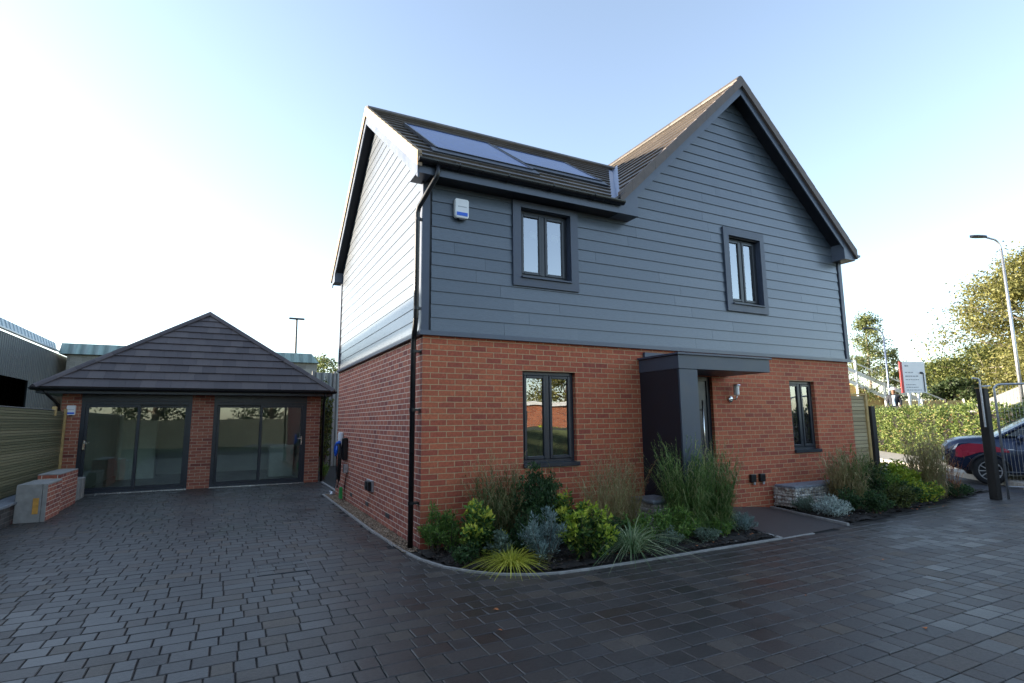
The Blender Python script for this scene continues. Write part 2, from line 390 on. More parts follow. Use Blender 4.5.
def clip(P, nx, ny, d):    # keep nx*x+ny*y<=d
    out = []
    for i in range(len(P)):
        a, b = P[i], P[(i+1) % len(P)]
        da = nx*a[0]+ny*a[1]-d; db = nx*b[0]+ny*b[1]-d
        if da <= 1e-9: out.append(a)
        if (da < -1e-9 and db > 1e-9) or (da > 1e-9 and db < -1e-9):
            t = da/(da-db); out.append((a[0]+(b[0]-a[0])*t, a[1]+(b[1]-a[1])*t))
    return out
def area(P): return abs(sum(P[i][0]*P[(i+1) % len(P)][1]-P[(i+1) % len(P)][0]*P[i][1] for i in range(len(P))))/2
def lapped(mb, O, U, V, Nn, poly, gauge, tlo, thi, holes=(), joint=None, jitter=0, gap=.004, lap=.0, v0=0, halfbond=False):
    """overlapping rows (boards or tiles) clipped to a convex polygon in (u, v)"""
    O, U, V, Nn = map(Vector, (O, U, V, Nn))
    vs = [p[1] for p in poly]; us = [p[0] for p in poly]
    r0 = math.floor((min(vs)-v0)/gauge); r1 = math.ceil((max(vs)-v0)/gauge)
    for r in range(r0, r1+1):
        a, b = v0+r*gauge, v0+(r+1)*gauge
        P = clip(clip(poly, 0, -1, -a), 0, 1, b)
        if len(P) < 3 or area(P) < 1e-4: continue
        pieces = [P]
        for (h0, h1, w0, w1) in holes:
            nxt = []
            for Q in pieces:
                for part in (clip(Q, 1, 0, h0), clip(Q, -1, 0, -h1),
                             clip(clip(clip(Q, -1, 0, -h0), 1, 0, h1), 0, 1, w0),
                             clip(clip(clip(Q, -1, 0, -h0), 1, 0, h1), 0, -1, -w1)):
                    if len(part) > 2 and area(part) > 2e-4: nxt.append(part)
            pieces = nxt
        if joint:
            off = (r % 2)*.5*joint if halfbond else random.random()*joint
            nxt = []
            for Q in pieces:
                q0 = min(p[0] for p in Q); q1 = max(p[0] for p in Q)
                k = math.floor((q0-off)/joint)
                while off+k*joint < q1:
                    part = clip(clip(Q, -1, 0, -(off+k*joint+gap/2)), 1, 0, off+(k+1)*joint-gap/2)
                    if len(part) > 2 and area(part) > 1e-4: nxt.append(part)
                    k += 1
            pieces = nxt
        for Q in pieces:
            jt = random.uniform(0, jitter)
            n = len(Q)
            sgn = sum(Q[i][0]*Q[(i+1) % n][1]-Q[(i+1) % n][0]*Q[i][1] for i in range(n))
            if sgn < 0: Q = Q[::-1]
            t = lambda v: tlo+(thi-tlo)*(v-a)/gauge+jt*(1-(v-a)/gauge)
            back = [O+U*u+V*v for u, v in Q]; front = [O+U*u+V*v+Nn*t(v) for u, v in Q]
            F = [tuple(range(n, 2*n))]+[(i, (i+1) % n, n+(i+1) % n, n+i) for i in range(n)]
            if (U.cross(V)).dot(Nn) < 0: F = [f[::-1] for f in F]
            mb.faces(back+front, F)

def wallrects(h0, h1, z0, z1, holes):
    xs = sorted({h0, h1, *[v for h in holes for v in h[:2]]}); zs = sorted({z0, z1, *[v for h in holes for v in h[2:]]})
    out = []
    for a, b in zip(xs, xs[1:]):
        for c, d in zip(zs, zs[1:]):
            m = ((a+b)/2, (c+d)/2)
            if not any(h[0] < m[0] < h[1] and h[2] < m[1] < h[3] for h in holes): out.append((a, b, c, d))
    return out
def brickwall(mb, axis, plane, h0, h1, z0, z1, holes, inward, reveal=.11, thick=.3):
    """axis 'Y': wall lies in plane y=plane, h = x.  inward=+1/-1 direction to inside"""
    P = (lambda h, t, z: (h, plane+t*inward, z)) if axis == 'Y' else (lambda h, t, z: (plane+t*inward, h, z))
    flip = (inward > 0) != (axis == 'Y')
    def q(a, b, c, d): mb.poly([a, b, c, d][::-1] if flip else [a, b, c, d])
    for (a, b, c, d) in wallrects(h0, h1, z0, z1, holes):
        q(P(a, 0, c), P(b, 0, c), P(b, 0, d), P(a, 0, d))
        q(P(b, thick, c), P(a, thick, c), P(a, thick, d), P(b, thick, d))
    for (a, b, c, d) in holes:
        for (p, r) in (((a, c), (a, d)), ((b, d), (b, c)), ((a, d), (b, d)), ((b, c), (a, c))):
            pts = [P(p[0], 0, p[1]), P(r[0], 0, r[1]), P(r[0], thick, r[1]), P(p[0], thick, p[1])]
            uvs = [(y+x, z) for x, y, z in pts]
            mb.poly(pts, uvs)

# ------------------------------------------------------------------ camera, world, sun
cam = bpy.data.cameras.new('camera'); co = bpy.data.objects.new('camera', cam); COL.objects.link(co)
yaw, pit, rol = 0.474372437, 0.143085048, -0.00924321845
F_ = Vector((math.sin(yaw)*math.cos(pit), math.cos(yaw)*math.cos(pit), math.sin(pit)))
R_ = Vector((math.cos(yaw), -math.sin(yaw), 0)); U_ = R_.cross(F_)
R2 = R_*math.cos(rol)+U_*math.sin(rol); U2 = U_*math.cos(rol)-R_*math.sin(rol)
co.matrix_world = Matrix(((R2.x, U2.x, -F_.x, -2.16869), (R2.y, U2.y, -F_.y, -6.73976), (R2.z, U2.z, -F_.z, 1.5530), (0, 0, 0, 1)))
cam.sensor_width = 36; cam.lens = 548.663*36/1024; cam.clip_end = 5000; cam.clip_start = .05
sc.camera = co

SUN_EL, SUN_ALPHA = 11.4, 32.0     # sun stands left of the house (-X), turned towards its rear (+Y)
w = bpy.data.worlds.new('World'); sc.world = w; w.use_nodes = True
nt = w.node_tree; nt.nodes.clear()
sky = nt.nodes.new('ShaderNodeTexSky'); sky.sky_type = 'NISHITA'; sky.sun_disc = False
sky.sun_elevation = rad(SUN_EL)
# sun direction vector
sv = Vector((-math.cos(rad(SUN_ALPHA))*math.cos(rad(SUN_EL)), math.sin(rad(SUN_ALPHA))*math.cos(rad(SUN_EL)), math.sin(rad(SUN_EL))))
sky.sun_rotation = math.atan2(sv.x, sv.y) % (2*math.pi)
sky.air_density = 1.0; sky.dust_density = .9; sky.ozone_density = 2.2; sky.altitude = 50
bg = nt.nodes.new('ShaderNodeBackground'); bg.inputs[1].default_value = .15
wo = nt.nodes.new('ShaderNodeOutputWorld')
hs = nt.nodes.new('ShaderNodeHueSaturation'); hs.inputs['Saturation'].default_value = .76
nt.links.new(sky.outputs[0], hs.inputs['Color']); nt.links.new(hs.outputs[0], bg.inputs[0]); nt.links.new(bg.outputs[0], wo.inputs[0])
L = bpy.data.lights.new('sun', 'SUN'); L.energy = 5.0; L.angle = rad(.6); L.color = (1, .87, .70)
lo = bpy.data.objects.new('sun', L); COL.objects.link(lo); lo.rotation_euler = sv.to_track_quat('Z', 'Y').to_euler(); lo.location = sv*40

sc.view_settings.view_transform = 'Standard'; sc.view_settings.look = 'None'; sc.view_settings.gamma = 1
sc.view_settings.exposure = 1.82

# ------------------------------------------------------------------ ground
mb = MB(); mb.poly([(-900, -900, -.06), (900, -900, -.06), (900, 900, -.06), (-900, 900, -.06)])
struct('ground', mb, M['grass_ground'])
mb = MB(); mb.poly([(-5.35, -12, -.009), (12.3, -12, -.009), (12.3, 14.6, -.009), (-5.35, 14.6, -.009)])
struct('paving_bed', mb, M['sand'])
# kerb polyline
KP = [(-.25, 6.0), (-.25, 1.57), (-.2, 0), (-.15, -.47), (-.02, -.93), (.19, -1.27), (.36, -1.45), (.54, -1.57), (.72, -1.66), (.95, -1.72), (1.3, -1.745), (1.88, -1.75), (4.30, -1.73)]
PATH_L = [(4.30, -1.73), (4.42, -.9), (4.46, -.02)]
PATH_R = [(5.90, -1.62), (6.10, -.8), (6.32, -.01)]
BEDR = [(5.92, -1.62), (6.5, -1.56), (7.6, -1.42), (9.4, -1.14), (11.0, -.95), (12.1, -.78)]
def inside(p, poly):
    x, y = p; c = False
    for i in range(len(poly)):
        (x1, y1), (x2, y2) = poly[i], poly[i-1]
        if (y1 > y) != (y2 > y) and x < (x2-x1)*(y-y1)/(y2-y1)+x1: c = not c
    return c
no_pave = [[(a_+.06, b_+(.06 if a_ > 0 else 0)) for a_, b_ in KP]+[(4.42, -.9), (4.46, 0), (5.4, 0), (5.4, 6.0)],
           [(4.30, -1.73), (4.42, 0), (6.3, 0), (5.92, -1.62)],
           BEDR+[(12.1, .3), (6.2, .3)], [(-.25, -.02), (9, -.02), (9, 6), (-.25, 6)], [(-1.76, -.25), (-1.36, -.25), (-1.36, .11), (-1.76, .11)]]
def pavers():
    rng = random.Random(3); V = []; F = []
    y = -6.9
    while y < 8.78:
        h = .178; x = -5.3+rng.uniform(-.2, 0)
        while x < 12.25:
            wd = rng.choice((.135, .178, .178, .24, .24, .27))
            cx, cy = x+wd/2, y+h/2
            x1 = min(x+wd, 12.28)
            ok = not any(inside((cx, cy), P) for P in no_pave) and (cx > -5.3) and x1-x > .05
            far = 9+ (cy < -4)*0
            if ok and (cy < 0 or cx < .1 or cx > 9) and not (cx < -3.6 and cy < -5.2) and not (cx > -5.3 and cx < -4.4 and cy < -6):
                g = .0042; a, b, c, d = x+g, x1-g, y+g, y+h-g; z = rng.uniform(-.0014, .0014); tx, ty = rng.gauss(0, .0035), rng.gauss(0, .0035)
                e = .0045
                f = lambda X, Y, Z: (X+rng.uniform(-.0012, .0012), Y+rng.uniform(-.0012, .0012), Z+z+tx*(X-cx)+ty*(Y-cy))
                i = len(V)
                V += [f(a, c, -.02), f(b, c, -.02), f(b, d, -.02), f(a, d, -.02), f(a, c, -.0045), f(b, c, -.0045), f(b, d, -.0045), f(a, d, -.0045),
                      f(a+e, c+e, 0), f(b-e, c+e, 0), f(b-e, d-e, 0), f(a+e, d-e, 0)]
                F += [(i+8, i+9, i+10, i+11)]
                for k in range(4):
                    n = (k+1) % 4
                    F += [(i+k, i+n, i+4+n, i+4+k), (i+4+k, i+4+n, i+8+n, i+8+k)]
            x += wd
        y += h
    m = MB(); m.v = V; m.f = F; m.uv = [None]*len(F); return m
struct('driveway', pavers(), M['paver'])
def strip(pts, wdt, z0, z1, m=None):
    m = m or MB(); P = [Vector((p[0], p[1])) for p in pts]; L_, R__ = [], []
    for i, p in enumerate(P):
        d = (P[min(i+1, len(P)-1)]-P[max(i-1, 0)]).normalized(); n = Vector((-d.y, d.x))
        L_.append(p+n*wdt/2); R__.append(p-n*wdt/2)
    for i in range(len(P)-1):
        a, b, c, d = L_[i], L_[i+1], R__[i+1], R__[i]
        m.hexa([(a.x, a.y, z0), (d.x, d.y, z0), (c.x, c.y, z0), (b.x, b.y, z0), (a.x, a.y, z1), (d.x, d.y, z1), (c.x, c.y, z1), (b.x, b.y, z1)])
    return m
mk = strip(KP, .036, -.02, .018); strip([(4.30, -1.73), (4.46, -.9), (4.50, -.05)], .045, -.02, .026, mk); strip([(4.32, -1.73), (5.0, -1.70)], .04, -.02, .006, mk)
strip(PATH_R, .045, -.02, .04, mk)
strip([(-.24, 6.0), (.1, 6.02), (.1, 8.6)], .05, -.02, .02, mk)
struct('kerb', mk, M['edging'])
# path ramps gently up to the threshold
m = MB(); nx, ny = 14, 10; idx = {}
for j in range(ny+1):
    for i in range(nx+1):
        s, t = i/nx, j/ny
        xl = 4.30+(4.50-4.30)*t; xr = 5.90+(6.32-5.90)*t
        x = xl+(xr-xl)*s; y = -1.73+.11*s+t*(1.72-.11*s)
        z = .004+t*(.14*(1-s)**.8+.012)
        idx[i, j] = len(m.v); m.v.append((x, y, z))
for j in range(ny):
    for i in range(nx): m.f.append((idx[i, j], idx[i+1, j], idx[i+1, j+1], idx[i, j+1])); m.uv.append(None)
struct('path', m, M['pathmac'], smooth=True)
# planting soil, lumpy
def bed(poly, z, step=.09, seed=1):
    rng = random.Random(seed); m = MB(); xs = [p[0] for p in poly]; ys = [p[1] for p in poly]; idx = {}
    nx = int((max(xs)-min(xs))/step)+1; ny = int((max(ys)-min(ys))/step)+1
    for j in range(ny+1):
        for i in range(nx+1):
            x = min(xs)+i*step; y = min(ys)+j*step
            if inside((x, y), poly): idx[i, j] = len(m.v); m.v.append((x, y, z+rng.uniform(0, .035)))
    for j in range(ny):
        for i in range(nx):
            q = [(i, j), (i+1, j), (i+1, j+1), (i, j+1)]
            if all(k in idx for k in q): m.f.append(tuple(idx[k] for k in q)); m.uv.append(None)
    m.poly([(p[0], p[1], z-.002) for p in poly][::1]); return m
bedL = [(-.17, -.02)]+[(p[0]+.02, p[1]+.03) for p in KP[3:]]+[(4.42, -.9), (4.46, -.03)]
o = struct('flower_bed', bed(bedL, .004), M['soil'])
bedR = [(p[0], p[1]+.01) for p in BEDR]+[(12.1, .35), (6.4, -.03), (6.12, -.8)]
o = struct('border_soil', bed(bedR, .004, seed=2), M['soil'])
# gravel margin along the side wall
def pebbles(region, n, r, z, seed, flat=.6, within=None):
    rng = random.Random(seed); m = MB()
    base = [(0, 0, 1), (.9, 0, .25), (.28, .85, .25), (-.73, .53, .25), (-.73, -.53, .25), (.28, -.85, .25), (0, 0, -.6)]
    FF = [(0, 1, 2), (0, 2, 3), (0, 3, 4), (0, 4, 5), (0, 5, 1), (6, 2, 1), (6, 3, 2), (6, 4, 3), (6, 5, 4), (6, 1, 5)]
    k = 0
    while k < n:
        x = rng.uniform(region[0], region[1]); y = rng.uniform(region[2], region[3])
        if within and not inside((x, y), within): continue
        s = r*rng.uniform(.6, 1.3); t = rng.uniform(0, 6.28); c, q = math.cos(t), math.sin(t)
        a, b = rng.uniform(.7, 1.3), rng.uniform(.7, 1.2)
        m.faces([(x+(p[0]*a*c-p[1]*b*q)*s, y+(p[0]*a*q+p[1]*b*c)*s, z+p[2]*s*flat+rng.uniform(-.1, .1)*s) for p in base], FF); k += 1
    return m
o = build('gravel', pebbles((-.225, -.01, -.1, 5.95), 3600, .016, .012, 5), M['gravel']); tag(o, kind='stuff')
mb = MB(); mb.box((-.23, -.02, -.05), (0, 6.0, .006)); struct('gravel_base', mb, M['sand'])
# bark chips and dry leaves in the beds
o = build('bark_mulch', (lambda a, b: (a.faces(b.v, b.f), a)[1])(pebbles((-.1, 4.4, -1.70, -.1), 5200, .018, .022, 6, .5, [(p[0]+.05, p[1]+.05) for p in bedL[1:]]+[(-.1, -.05)]), pebbles((6.2, 11.8, -1.5, .0), 3400, .02, .022, 8, .5, [(p[0]+.03, p[1]+.06) for p in bedR])), island_mat('bark_chip', [(0, (.010, .008, .007)), (.7, (.025, .017, .012)), (.96, (.06, .035, .02)), (1, (.3, .28, .25))], (.8, .95)))
tag(o, kind='stuff')
rng = random.Random(12); m = MB()
for k in range(60):
    x, y = rng.choice([(rng.uniform(1.5, 4.2), rng.uniform(-1.65, -1.1)), (rng.uniform(6.2, 9), rng.uniform(-1.5, -1.0)), (rng.uniform(-3, 11), rng.uniform(-4.5, -1.8))])
    s = rng.uniform(.014, .03); t = rng.uniform(0, 6.3); z = .035 if y > -1.7 else .004
    pts = []
    for a in range(7):
        rr = s*(1 if a % 2 else .55); pts.append((x+rr*math.cos(t+a*.9), y+rr*math.sin(t+a*.9), z+rng.uniform(.002, .012)))
    m.poly(pts)
o = build('fallen_leaves', m, M['leafdry']); tag(o, kind='stuff')
# road to the right
m = MB(); m.poly([(12.3, -30, -.012), (40, -30, -.012), (40, 60, -.012), (12.3, 60, -.012)]); struct('road', m, M['tarmac'])
hd = Vector((-.665, -.746, 0)); H0 = Vector((21.9, 6.0, 0))
def hp(s, off=0, z=0):      # along the hedge line, off = towards the viewer
    n = Vector((-.746, .665, 0)); p = H0+hd*s+n*off; return Vector((p.x, p.y, z))
m = MB(); a, b = hp(-25, 1.9), hp(40, 1.9); c, d = hp(40, .2), hp(-25, .2)
m.hexa([(d.x, d.y, -.05), (a.x, a.y, -.05), (b.x, b.y, -.05), (c.x, c.y, -.05), (d.x, d.y, .11), (a.x, a.y, .11), (b.x, b.y, .11), (c.x, c.y, .11)])
struct('pavement', m, M['pavement'])
# raised bank behind the hedge
m = MB(); P0 = [hp(-40, -1.2), hp(60, -1.2), hp(60, -2.6), hp(-40, -2.6), hp(60, -40), hp(-40, -40)]
zz = [-.05, -.05, 1.15, 1.15, 1.2, 1.2]; V = [(p.x, p.y, z) for p, z in zip(P0, zz)]
m.faces(V, [(0, 1, 2, 3), (3, 2, 4, 5)]); struct('bank', m, M['grass_ground'])

# ------------------------------------------------------------------ the house
W, D = 8.92, 6.0; ZB = 2.66; ZE = 4.72
HOUSE = thing('house', (4.5, 3.0, 0), 'two-storey detached house with red brick below and slate-grey boards above', 'house')
GW = [(1.45, 2.33, .96, 2.24), (7.08, 7.80, .97, 2.24)]
UW = [(1.43, 2.28, 3.60, 4.62), (5.68, 6.50, 3.60, 4.84)]
DOOR = (3.96, 5.10, .14, 2.26)
m = MB()
brickwall(m, 'Y', 0, 0, W, -.05, ZB, GW+[DOOR], 1)
brickwall(m, 'X', 0, 0, D, -.05, ZB, [], 1)
brickwall(m, 'X', W, 0, D, -.05, ZB, [], -1)
brickwall(m, 'Y', D, 0, W, -.05, ZB, [], -1)
m2 = MB(); sel = [(f, u) for f, u in zip(m.f, m.uv)]
def split(m, test):
    A, B = MB(), MB(); A.v = B.v = m.v
    for f, u in zip(m.f, m.uv):
        t = A if test([m.v[k] for k in f]) else B
        t.f.append(f); t.uv.append(u)
    return A, B
side, rest = split(m, lambda P: all(abs(p[0]) < 1e-6 for p in P))
build('brick_wall', rest, M['brick'], HOUSE, uv=True)
build('brick_side_wall', side, M['brick_side'], HOUSE, uv=True)
# inner floors and structural backing walls of the upper storey
AX, AZ, SL = 5.99, 7.80, .955           # front gable apex (tile line) and slope
EX_L, EX_R = AX-(AZ-4.86)/SL, AX+(AZ-4.86)/SL
RZ, RY, RS = 7.35, 3.0, .733            # main ridge
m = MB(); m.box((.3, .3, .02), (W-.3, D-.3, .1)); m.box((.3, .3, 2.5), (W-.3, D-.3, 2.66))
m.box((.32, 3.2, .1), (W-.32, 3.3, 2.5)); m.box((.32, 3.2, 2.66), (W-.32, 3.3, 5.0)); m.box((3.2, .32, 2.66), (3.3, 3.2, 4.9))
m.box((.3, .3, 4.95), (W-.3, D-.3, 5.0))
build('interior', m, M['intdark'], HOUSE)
m = MB(); holes = UW
brickwall(m, 'Y', 0, 0, W, ZB, ZE+.1, holes, 1, thick=.25)
brickwall(m, 'X', 0, 0, D, ZB, ZE+.1, [], 1, thick=.25); brickwall(m, 'X', W, 0, D, ZB, ZE+.1, [], -1, thick=.25); brickwall(m, 'Y', D, 0, W, ZB, ZE+.1, [], -1, thick=.25)
# gable backings
zg = lambda x: AZ-.14-SL*abs(x-AX); zl = lambda y: RZ-.20-RS*abs(y-RY)
m.poly([(AX-(zg(AX)-ZE-.1)/SL, .002, ZE+.1), (AX+(zg(AX)-ZE-.1)/SL, .002, ZE+.1), (AX, .002, zg(AX))])
m.poly([(.002, 0.1, ZE+.1), (.002, RY, zl(RY)), (.002, D-.1, ZE+.1)])
build('sheathing_wall', m, M['porch'], HOUSE)
# boards: front
m = MB(); gd = .1765; t1, t2 = .023, .009
front = [(.1, 2.72), (W-.1, 2.72), (W-.1, ZE+.15)]
fx = lambda z: (zg(AX)-z)/SL
poly_main = [(.1, 2.72), (W-.1, 2.72), (W-.1, 4.80), (.1, 4.80)]
lapped(m, (0, 0, 0), (1, 0, 0), (0, 0, 1), (0, -1, 0), poly_main, gd, t1, t2, [(1.32, 2.38, 3.5, 4.8), (5.58, 6.58, 3.5, 4.94)], 3.6, v0=2.72, gap=.003)
tri = [(AX-fx(4.80), 4.80), (AX+fx(4.80), 4.80), (AX, zg(AX))]
tri = clip(tri, 1, 0, W-.1)
lapped(m, (0, 0, 0), (1, 0, 0), (0, 0, 1), (0, -1, 0), tri, gd, t1, t2, [(5.58, 6.58, 3.5, 4.94)], 3.6, v0=2.72, gap=.003)
build('cladding', m, M['clad'], HOUSE)
m = MB()
pl = [(.1, 2.72), (D-.1, 2.72), (D-.1, 4.72), (D-.12, zl(D-.12)), (RY, zl(RY)), (.12, zl(.12)), (.1, 4.72)]
lapped(m, (0, 0, 0), (0, 1, 0), (0, 0, 1), (-1, 0, 0), pl, gd, .019, .011, [], 3.6, v0=2.72, gap=.003)
build('cladding', m, M['clad'], HOUSE)
m = MB(); lapped(m, (W, 0, 0), (0, 1, 0), (0, 0, 1), (1, 0, 0), [(.1, 2.72), (D-.1, 2.72), (D-.1, 4.9), (.1, 4.9)], gd, t1, t2, v0=2.72)
lapped(m, (0, D, 0), (1, 0, 0), (0, 0, 1), (0, 1, 0), [(.1, 2.72), (W-.1, 2.72), (W-.1, 4.9), (.1, 4.9)], gd, t1, t2, v0=2.72)
build('cladding', m, M['clad'], HOUSE)
# corner boards
for (x, y, sx, sy) in ((0, 0, -1, -1), (W, 0, 1, -1), (0, D, -1, 1), (W, D, 1, 1)):
    m = MB(); zt = 4.74
    x0, y0 = x+sx*.036, y+sy*.036
    m.box((x0, y0, 2.70), (x0-sx*.10, y0-sy*.03, zt)); m.box((x0, y0-sy*.0305, 2.70), (x0-sx*.03, y0-sy*.115, zt))
    build('corner_board', m, M['trim'], HOUSE)
# drip flashing
m = MB()
for (a, b) in (((-.055, -.055), (W+.055, 0)), ((-.055, D), (W+.055, D+.055)), ((-.055, .001), (0, D-.001)), ((W, .001), (W+.055, D-.001))):
    m.box((a[0], a[1], 2.655), (b[0], b[1], 2.70))
    m.box((a[0]+.004, a[1]+.004, 2.7005), (b[0]-.004, b[1]-.004, 2.716))
build('drip_flashing', m, M['fascia'], HOUSE)

# windows
def window(x0, x1, z0, z1, yf, sill_z=None, surround=None, soffit_clip=None, panes=2):
    fr = MB(); d0, d1 = yf, yf+.07; t = .052
    fr.box((x0, d0, z0), (x0+t, d1, z1), .004); fr.box((x1-t, d0, z0), (x1, d1, z1), .004)
    fr.box((x0+t, d0+.001, z1-t), (x1-t, d1, z1), .004); fr.box((x0+t, d0+.001, z0), (x1-t, d1, z0+t), .004)
    xm = (x0+x1)/2; fr.box((xm-.028, d0+.002, z0+t), (xm+.028, d1, z1-t), .004)
    f = build('window', fr, M['dark'], HOUSE)
    for a, b in ((x0+t, xm-.028), (xm+.028, x1-t)):
        s = MB(); e = .045; y0, y1 = d0-.012, d0+.05; c, d = z0+t, z1-t
        s.box((a+.002, y0, c+.002), (a+e, y1, d-.002), .006); s.box((b-e, y0, c+.002), (b-.002, y1, d-.002), .006)
        s.box((a+e, y0+.001, c+.002), (b-e, y1, c+e), .006); s.box((a+e, y0+.001, d-e), (b-e, y1, d-.002), .006)
        build('casement', s, M['dark'], f)
        p = MB(); p.box((a+e, y0+.025, c+e), (b-e, y0+.031, d-e)); build('pane', p, M['glass'], f)
    s = MB()
    if surround is None:
        s.prism([(x0-.0, yf+.06, z0+.02), (x0, -.035, z0+.004), (x0, -.035, z0-.05), (x0, yf+.06, z0-.05)], (x1-x0+.03, 0, 0))
    else:
        s.prism([(x0+.003, yf-.001, z0+.005), (x0+.003, -.085, z0-.012), (x0+.003, -.085, z0-.032), (x0+.003, yf-.001, z0-.032)], (x1-x0-.006, 0, 0))
    build('sill', s, M['dark'] if surround is None else M['trim'], f)
    if surround:
        (a, b, c, d) = surround; s = MB(); y0, y1 = -.052, -.001; tt = x0-a
        s.box((a, y0, c), (x0, y1, d)); s.box((x1, y0, c), (b, y1, d)); s.box((x0, y0, c), (x1, y1, z0-.034)); s.box((x0, y0, z1), (x1, y1, d))
        # reveal lining
        s.box((x0-.001, y1, z0), (x0+.006, yf, z1)); s.box((x1-.006, y1, z0), (x1+.001, yf, z1)); s.box((x0+.006, y1, z1-.006), (x1-.006, yf, z1+.001))
        build('surround', s, M['trim'], f)
    return f
window(*GW[0], .07); window(*GW[1], .07)
window(*UW[0], .06, surround=(1.30, 2.41, 3.45, 4.715)); window(*UW[1], .06, surround=(5.55, 6.61, 3.44, 4.98))
# small white stickers inside the upper panes
for x, z in ((1.70, 4.28), (2.08, 4.28)):
    m = MB(); m.box((x-.05, .079, z-.05), (x+.05, .081, z+.04)); build('sticker', m, M['white'], HOUSE)

M['cloth'] = simple('curtain_cloth', (.70, .66, .63), .9, 0, .06, 5)
def curtain(xa, xb, za, zb, y, name='curtain'):
    m = MB(); k = 26
    P = [(xa+(xb-xa)*i/k, y+.022*math.sin(i*1.35)+.008*math.sin(i*3.1)) for i in range(k+1)]
    for (x0, y0), (x1, y1) in zip(P, P[1:]): m.poly([(x0, y0, za), (x1, y1, za), (x1, y1, zb), (x0, y0, zb)])
    build(name, m, M['cloth'], HOUSE, smooth=False)
curtain(6.22, 6.55, 3.5, 4.85, .30); curtain(5.62, 5.72, 3.5, 4.85, .30); curtain(2.14, 2.34, 3.5, 4.65, .30); curtain(1.38, 1.5, 3.5, 4.65, .30)
m = MB()
for k in range(14): z = 2.22-.045*k; m.box((7.12, .20, z), (7.77, .225, z+.004+.02))
build('blind', m, M['cloth'], HOUSE)
# roof -------------------------------------------------------------
ov = .28
def nrm(s): return math.sqrt(1+s*s)
def slope(mb, O, U, V, Nn, poly, **kw): lapped(mb, O, U, V, Nn, poly, .33, .040, .012, joint=.30, halfbond=True, gap=.003, jitter=.002, **kw)
ROOF = None
n1 = nrm(RS)
def plane_main(x, y): return RZ-RS*abs(y-RY)
# front slope of left wing in (x, s): s measured up-slope from eave y=-.33
yE = -.33; zE = plane_main(0, yE)
VX0 = AX-(AZ-zE)/SL; VXR = AX-(AZ-RZ)/SL      # valley line x at eave / ridge
Ls = (RY-yE)*n1
vo = .12
m = MB(); slope(m, (0, yE, zE), (1, 0, 0), (0, 1/n1, RS/n1), (0, -RS/n1, 1/n1), [(-.19, 0), (VX0-vo, 0), (VXR-vo, Ls), (-.19, Ls)])
slope(m, (0, D-yE, zE), (1, 0, 0), (0, -1/n1, RS/n1), (0, RS/n1, 1/n1), [(-.19, 0), (VX0-vo, 0), (VXR-vo, Ls), (-.19, Ls)])
ROOF = build('roof', m, M['tile'], HOUSE); ROOF['label'] = 'brown tiled roof of the left wing'
# decking under the tiles
m = MB(); th = .03
def deck(P):
    m.prism([(x, y, z-.004) for x, y, z in P], (0, 0, -th))
deck([(-.15, yE+.03, zE+RS*.03), (VX0, yE+.03, zE+RS*.03), (VXR, RY, RZ), (-.15, RY, RZ)])
deck([(-.15, D-yE-.03, zE+RS*.03), (-.15, RY, RZ), (VXR, RY, RZ), (VX0, D-yE-.03, zE+RS*.03)])
# gable wing
n2 = nrm(SL); yF, yB = -.31, D+.31; zt = AZ-SL*(EX_R-AX)
deck([(EX_R-.02, yF+.04, AZ-SL*(EX_R-.02-AX)), (EX_R-.02, yB-.04, AZ-SL*(EX_R-.02-AX)), (AX, yB-.04, AZ), (AX, yF+.04, AZ)])
deck([(AX, yF+.04, AZ), (AX, yB-.04, AZ), (EX_L+.05, yB-.04, AZ-SL*(AX-EX_L-.05)), (EX_L+.05, yF+.04, AZ-SL*(AX-EX_L-.05))])
build('roof_deck', m, M['porch'], HOUSE)
m = MB()
Lg = (AX-EX_L)*n2
# left slope: u along +y, v up toward apex; visible part lies above the valley
O = (EX_L, 0, AZ-SL*(AX-EX_L)); V_ = (1/n2, 0, SL/n2); N_ = (-SL/n2, 0, 1/n2)
def vv(x): return (x-EX_L)*n2
slope(m, O, (0, 1, 0), V_, N_, [(yF, 0), (yE, 0), (yE+.02, vv(VX0)+vo), (RY, vv(VXR)+vo*2), (RY, Lg), (yF, Lg)])
slope(m, O, (0, 1, 0), V_, N_, [(RY, vv(VXR)+vo*2), (D-yE-.02, vv(VX0)+vo), (yB, 0.05), (yB, Lg), (RY, Lg)])
O = (EX_R, 0, AZ-SL*(EX_R-AX)); slope(m, O, (0, 1, 0), (-1/n2, 0, SL/n2), (SL/n2, 0, 1/n2), [(yF, 0), (yB, 0), (yB, Lg), (yF, Lg)])
r2 = build('roof', m, M['tile'], HOUSE); r2['label'] = 'steeper brown tiled roof of the front gable'
# ridges
m = MB()
def ridge(m, a, b, w_, h_, n=.45):
    a, b = Vector(a), Vector(b); L_ = (b-a).length; d = (b-a)/L_; s = d.cross(Vector((0, 0, 1))).normalized(); k = max(1, round(L_/n))
    for i in range(k):
        p, q = a+d*(L_*i/k+.003), a+d*(L_*(i+1)/k-.003)
        prof = [(-w_, -h_), (-w_*.5, -h_*.15), (0, .02), (w_*.5, -h_*.15), (w_, -h_), (w_*.9, -h_-.03), (0, -.03), (-w_*.9, -h_-.03)]
        up = Vector((0, 0, 1)); A = [p+s*x+up*z for x, z in prof]; m.prism(A, q-p)
ridge(m, (-.19, RY, RZ+.07), (VXR+.02, RY, RZ+.07), .13, .085)
build('ridge', m, M['tile'], ROOF)
m = MB(); ridge(m, (AX, yF, AZ+.08), (AX, yB, AZ+.08), .12, .1); build('ridge', m, M['tile'], r2)
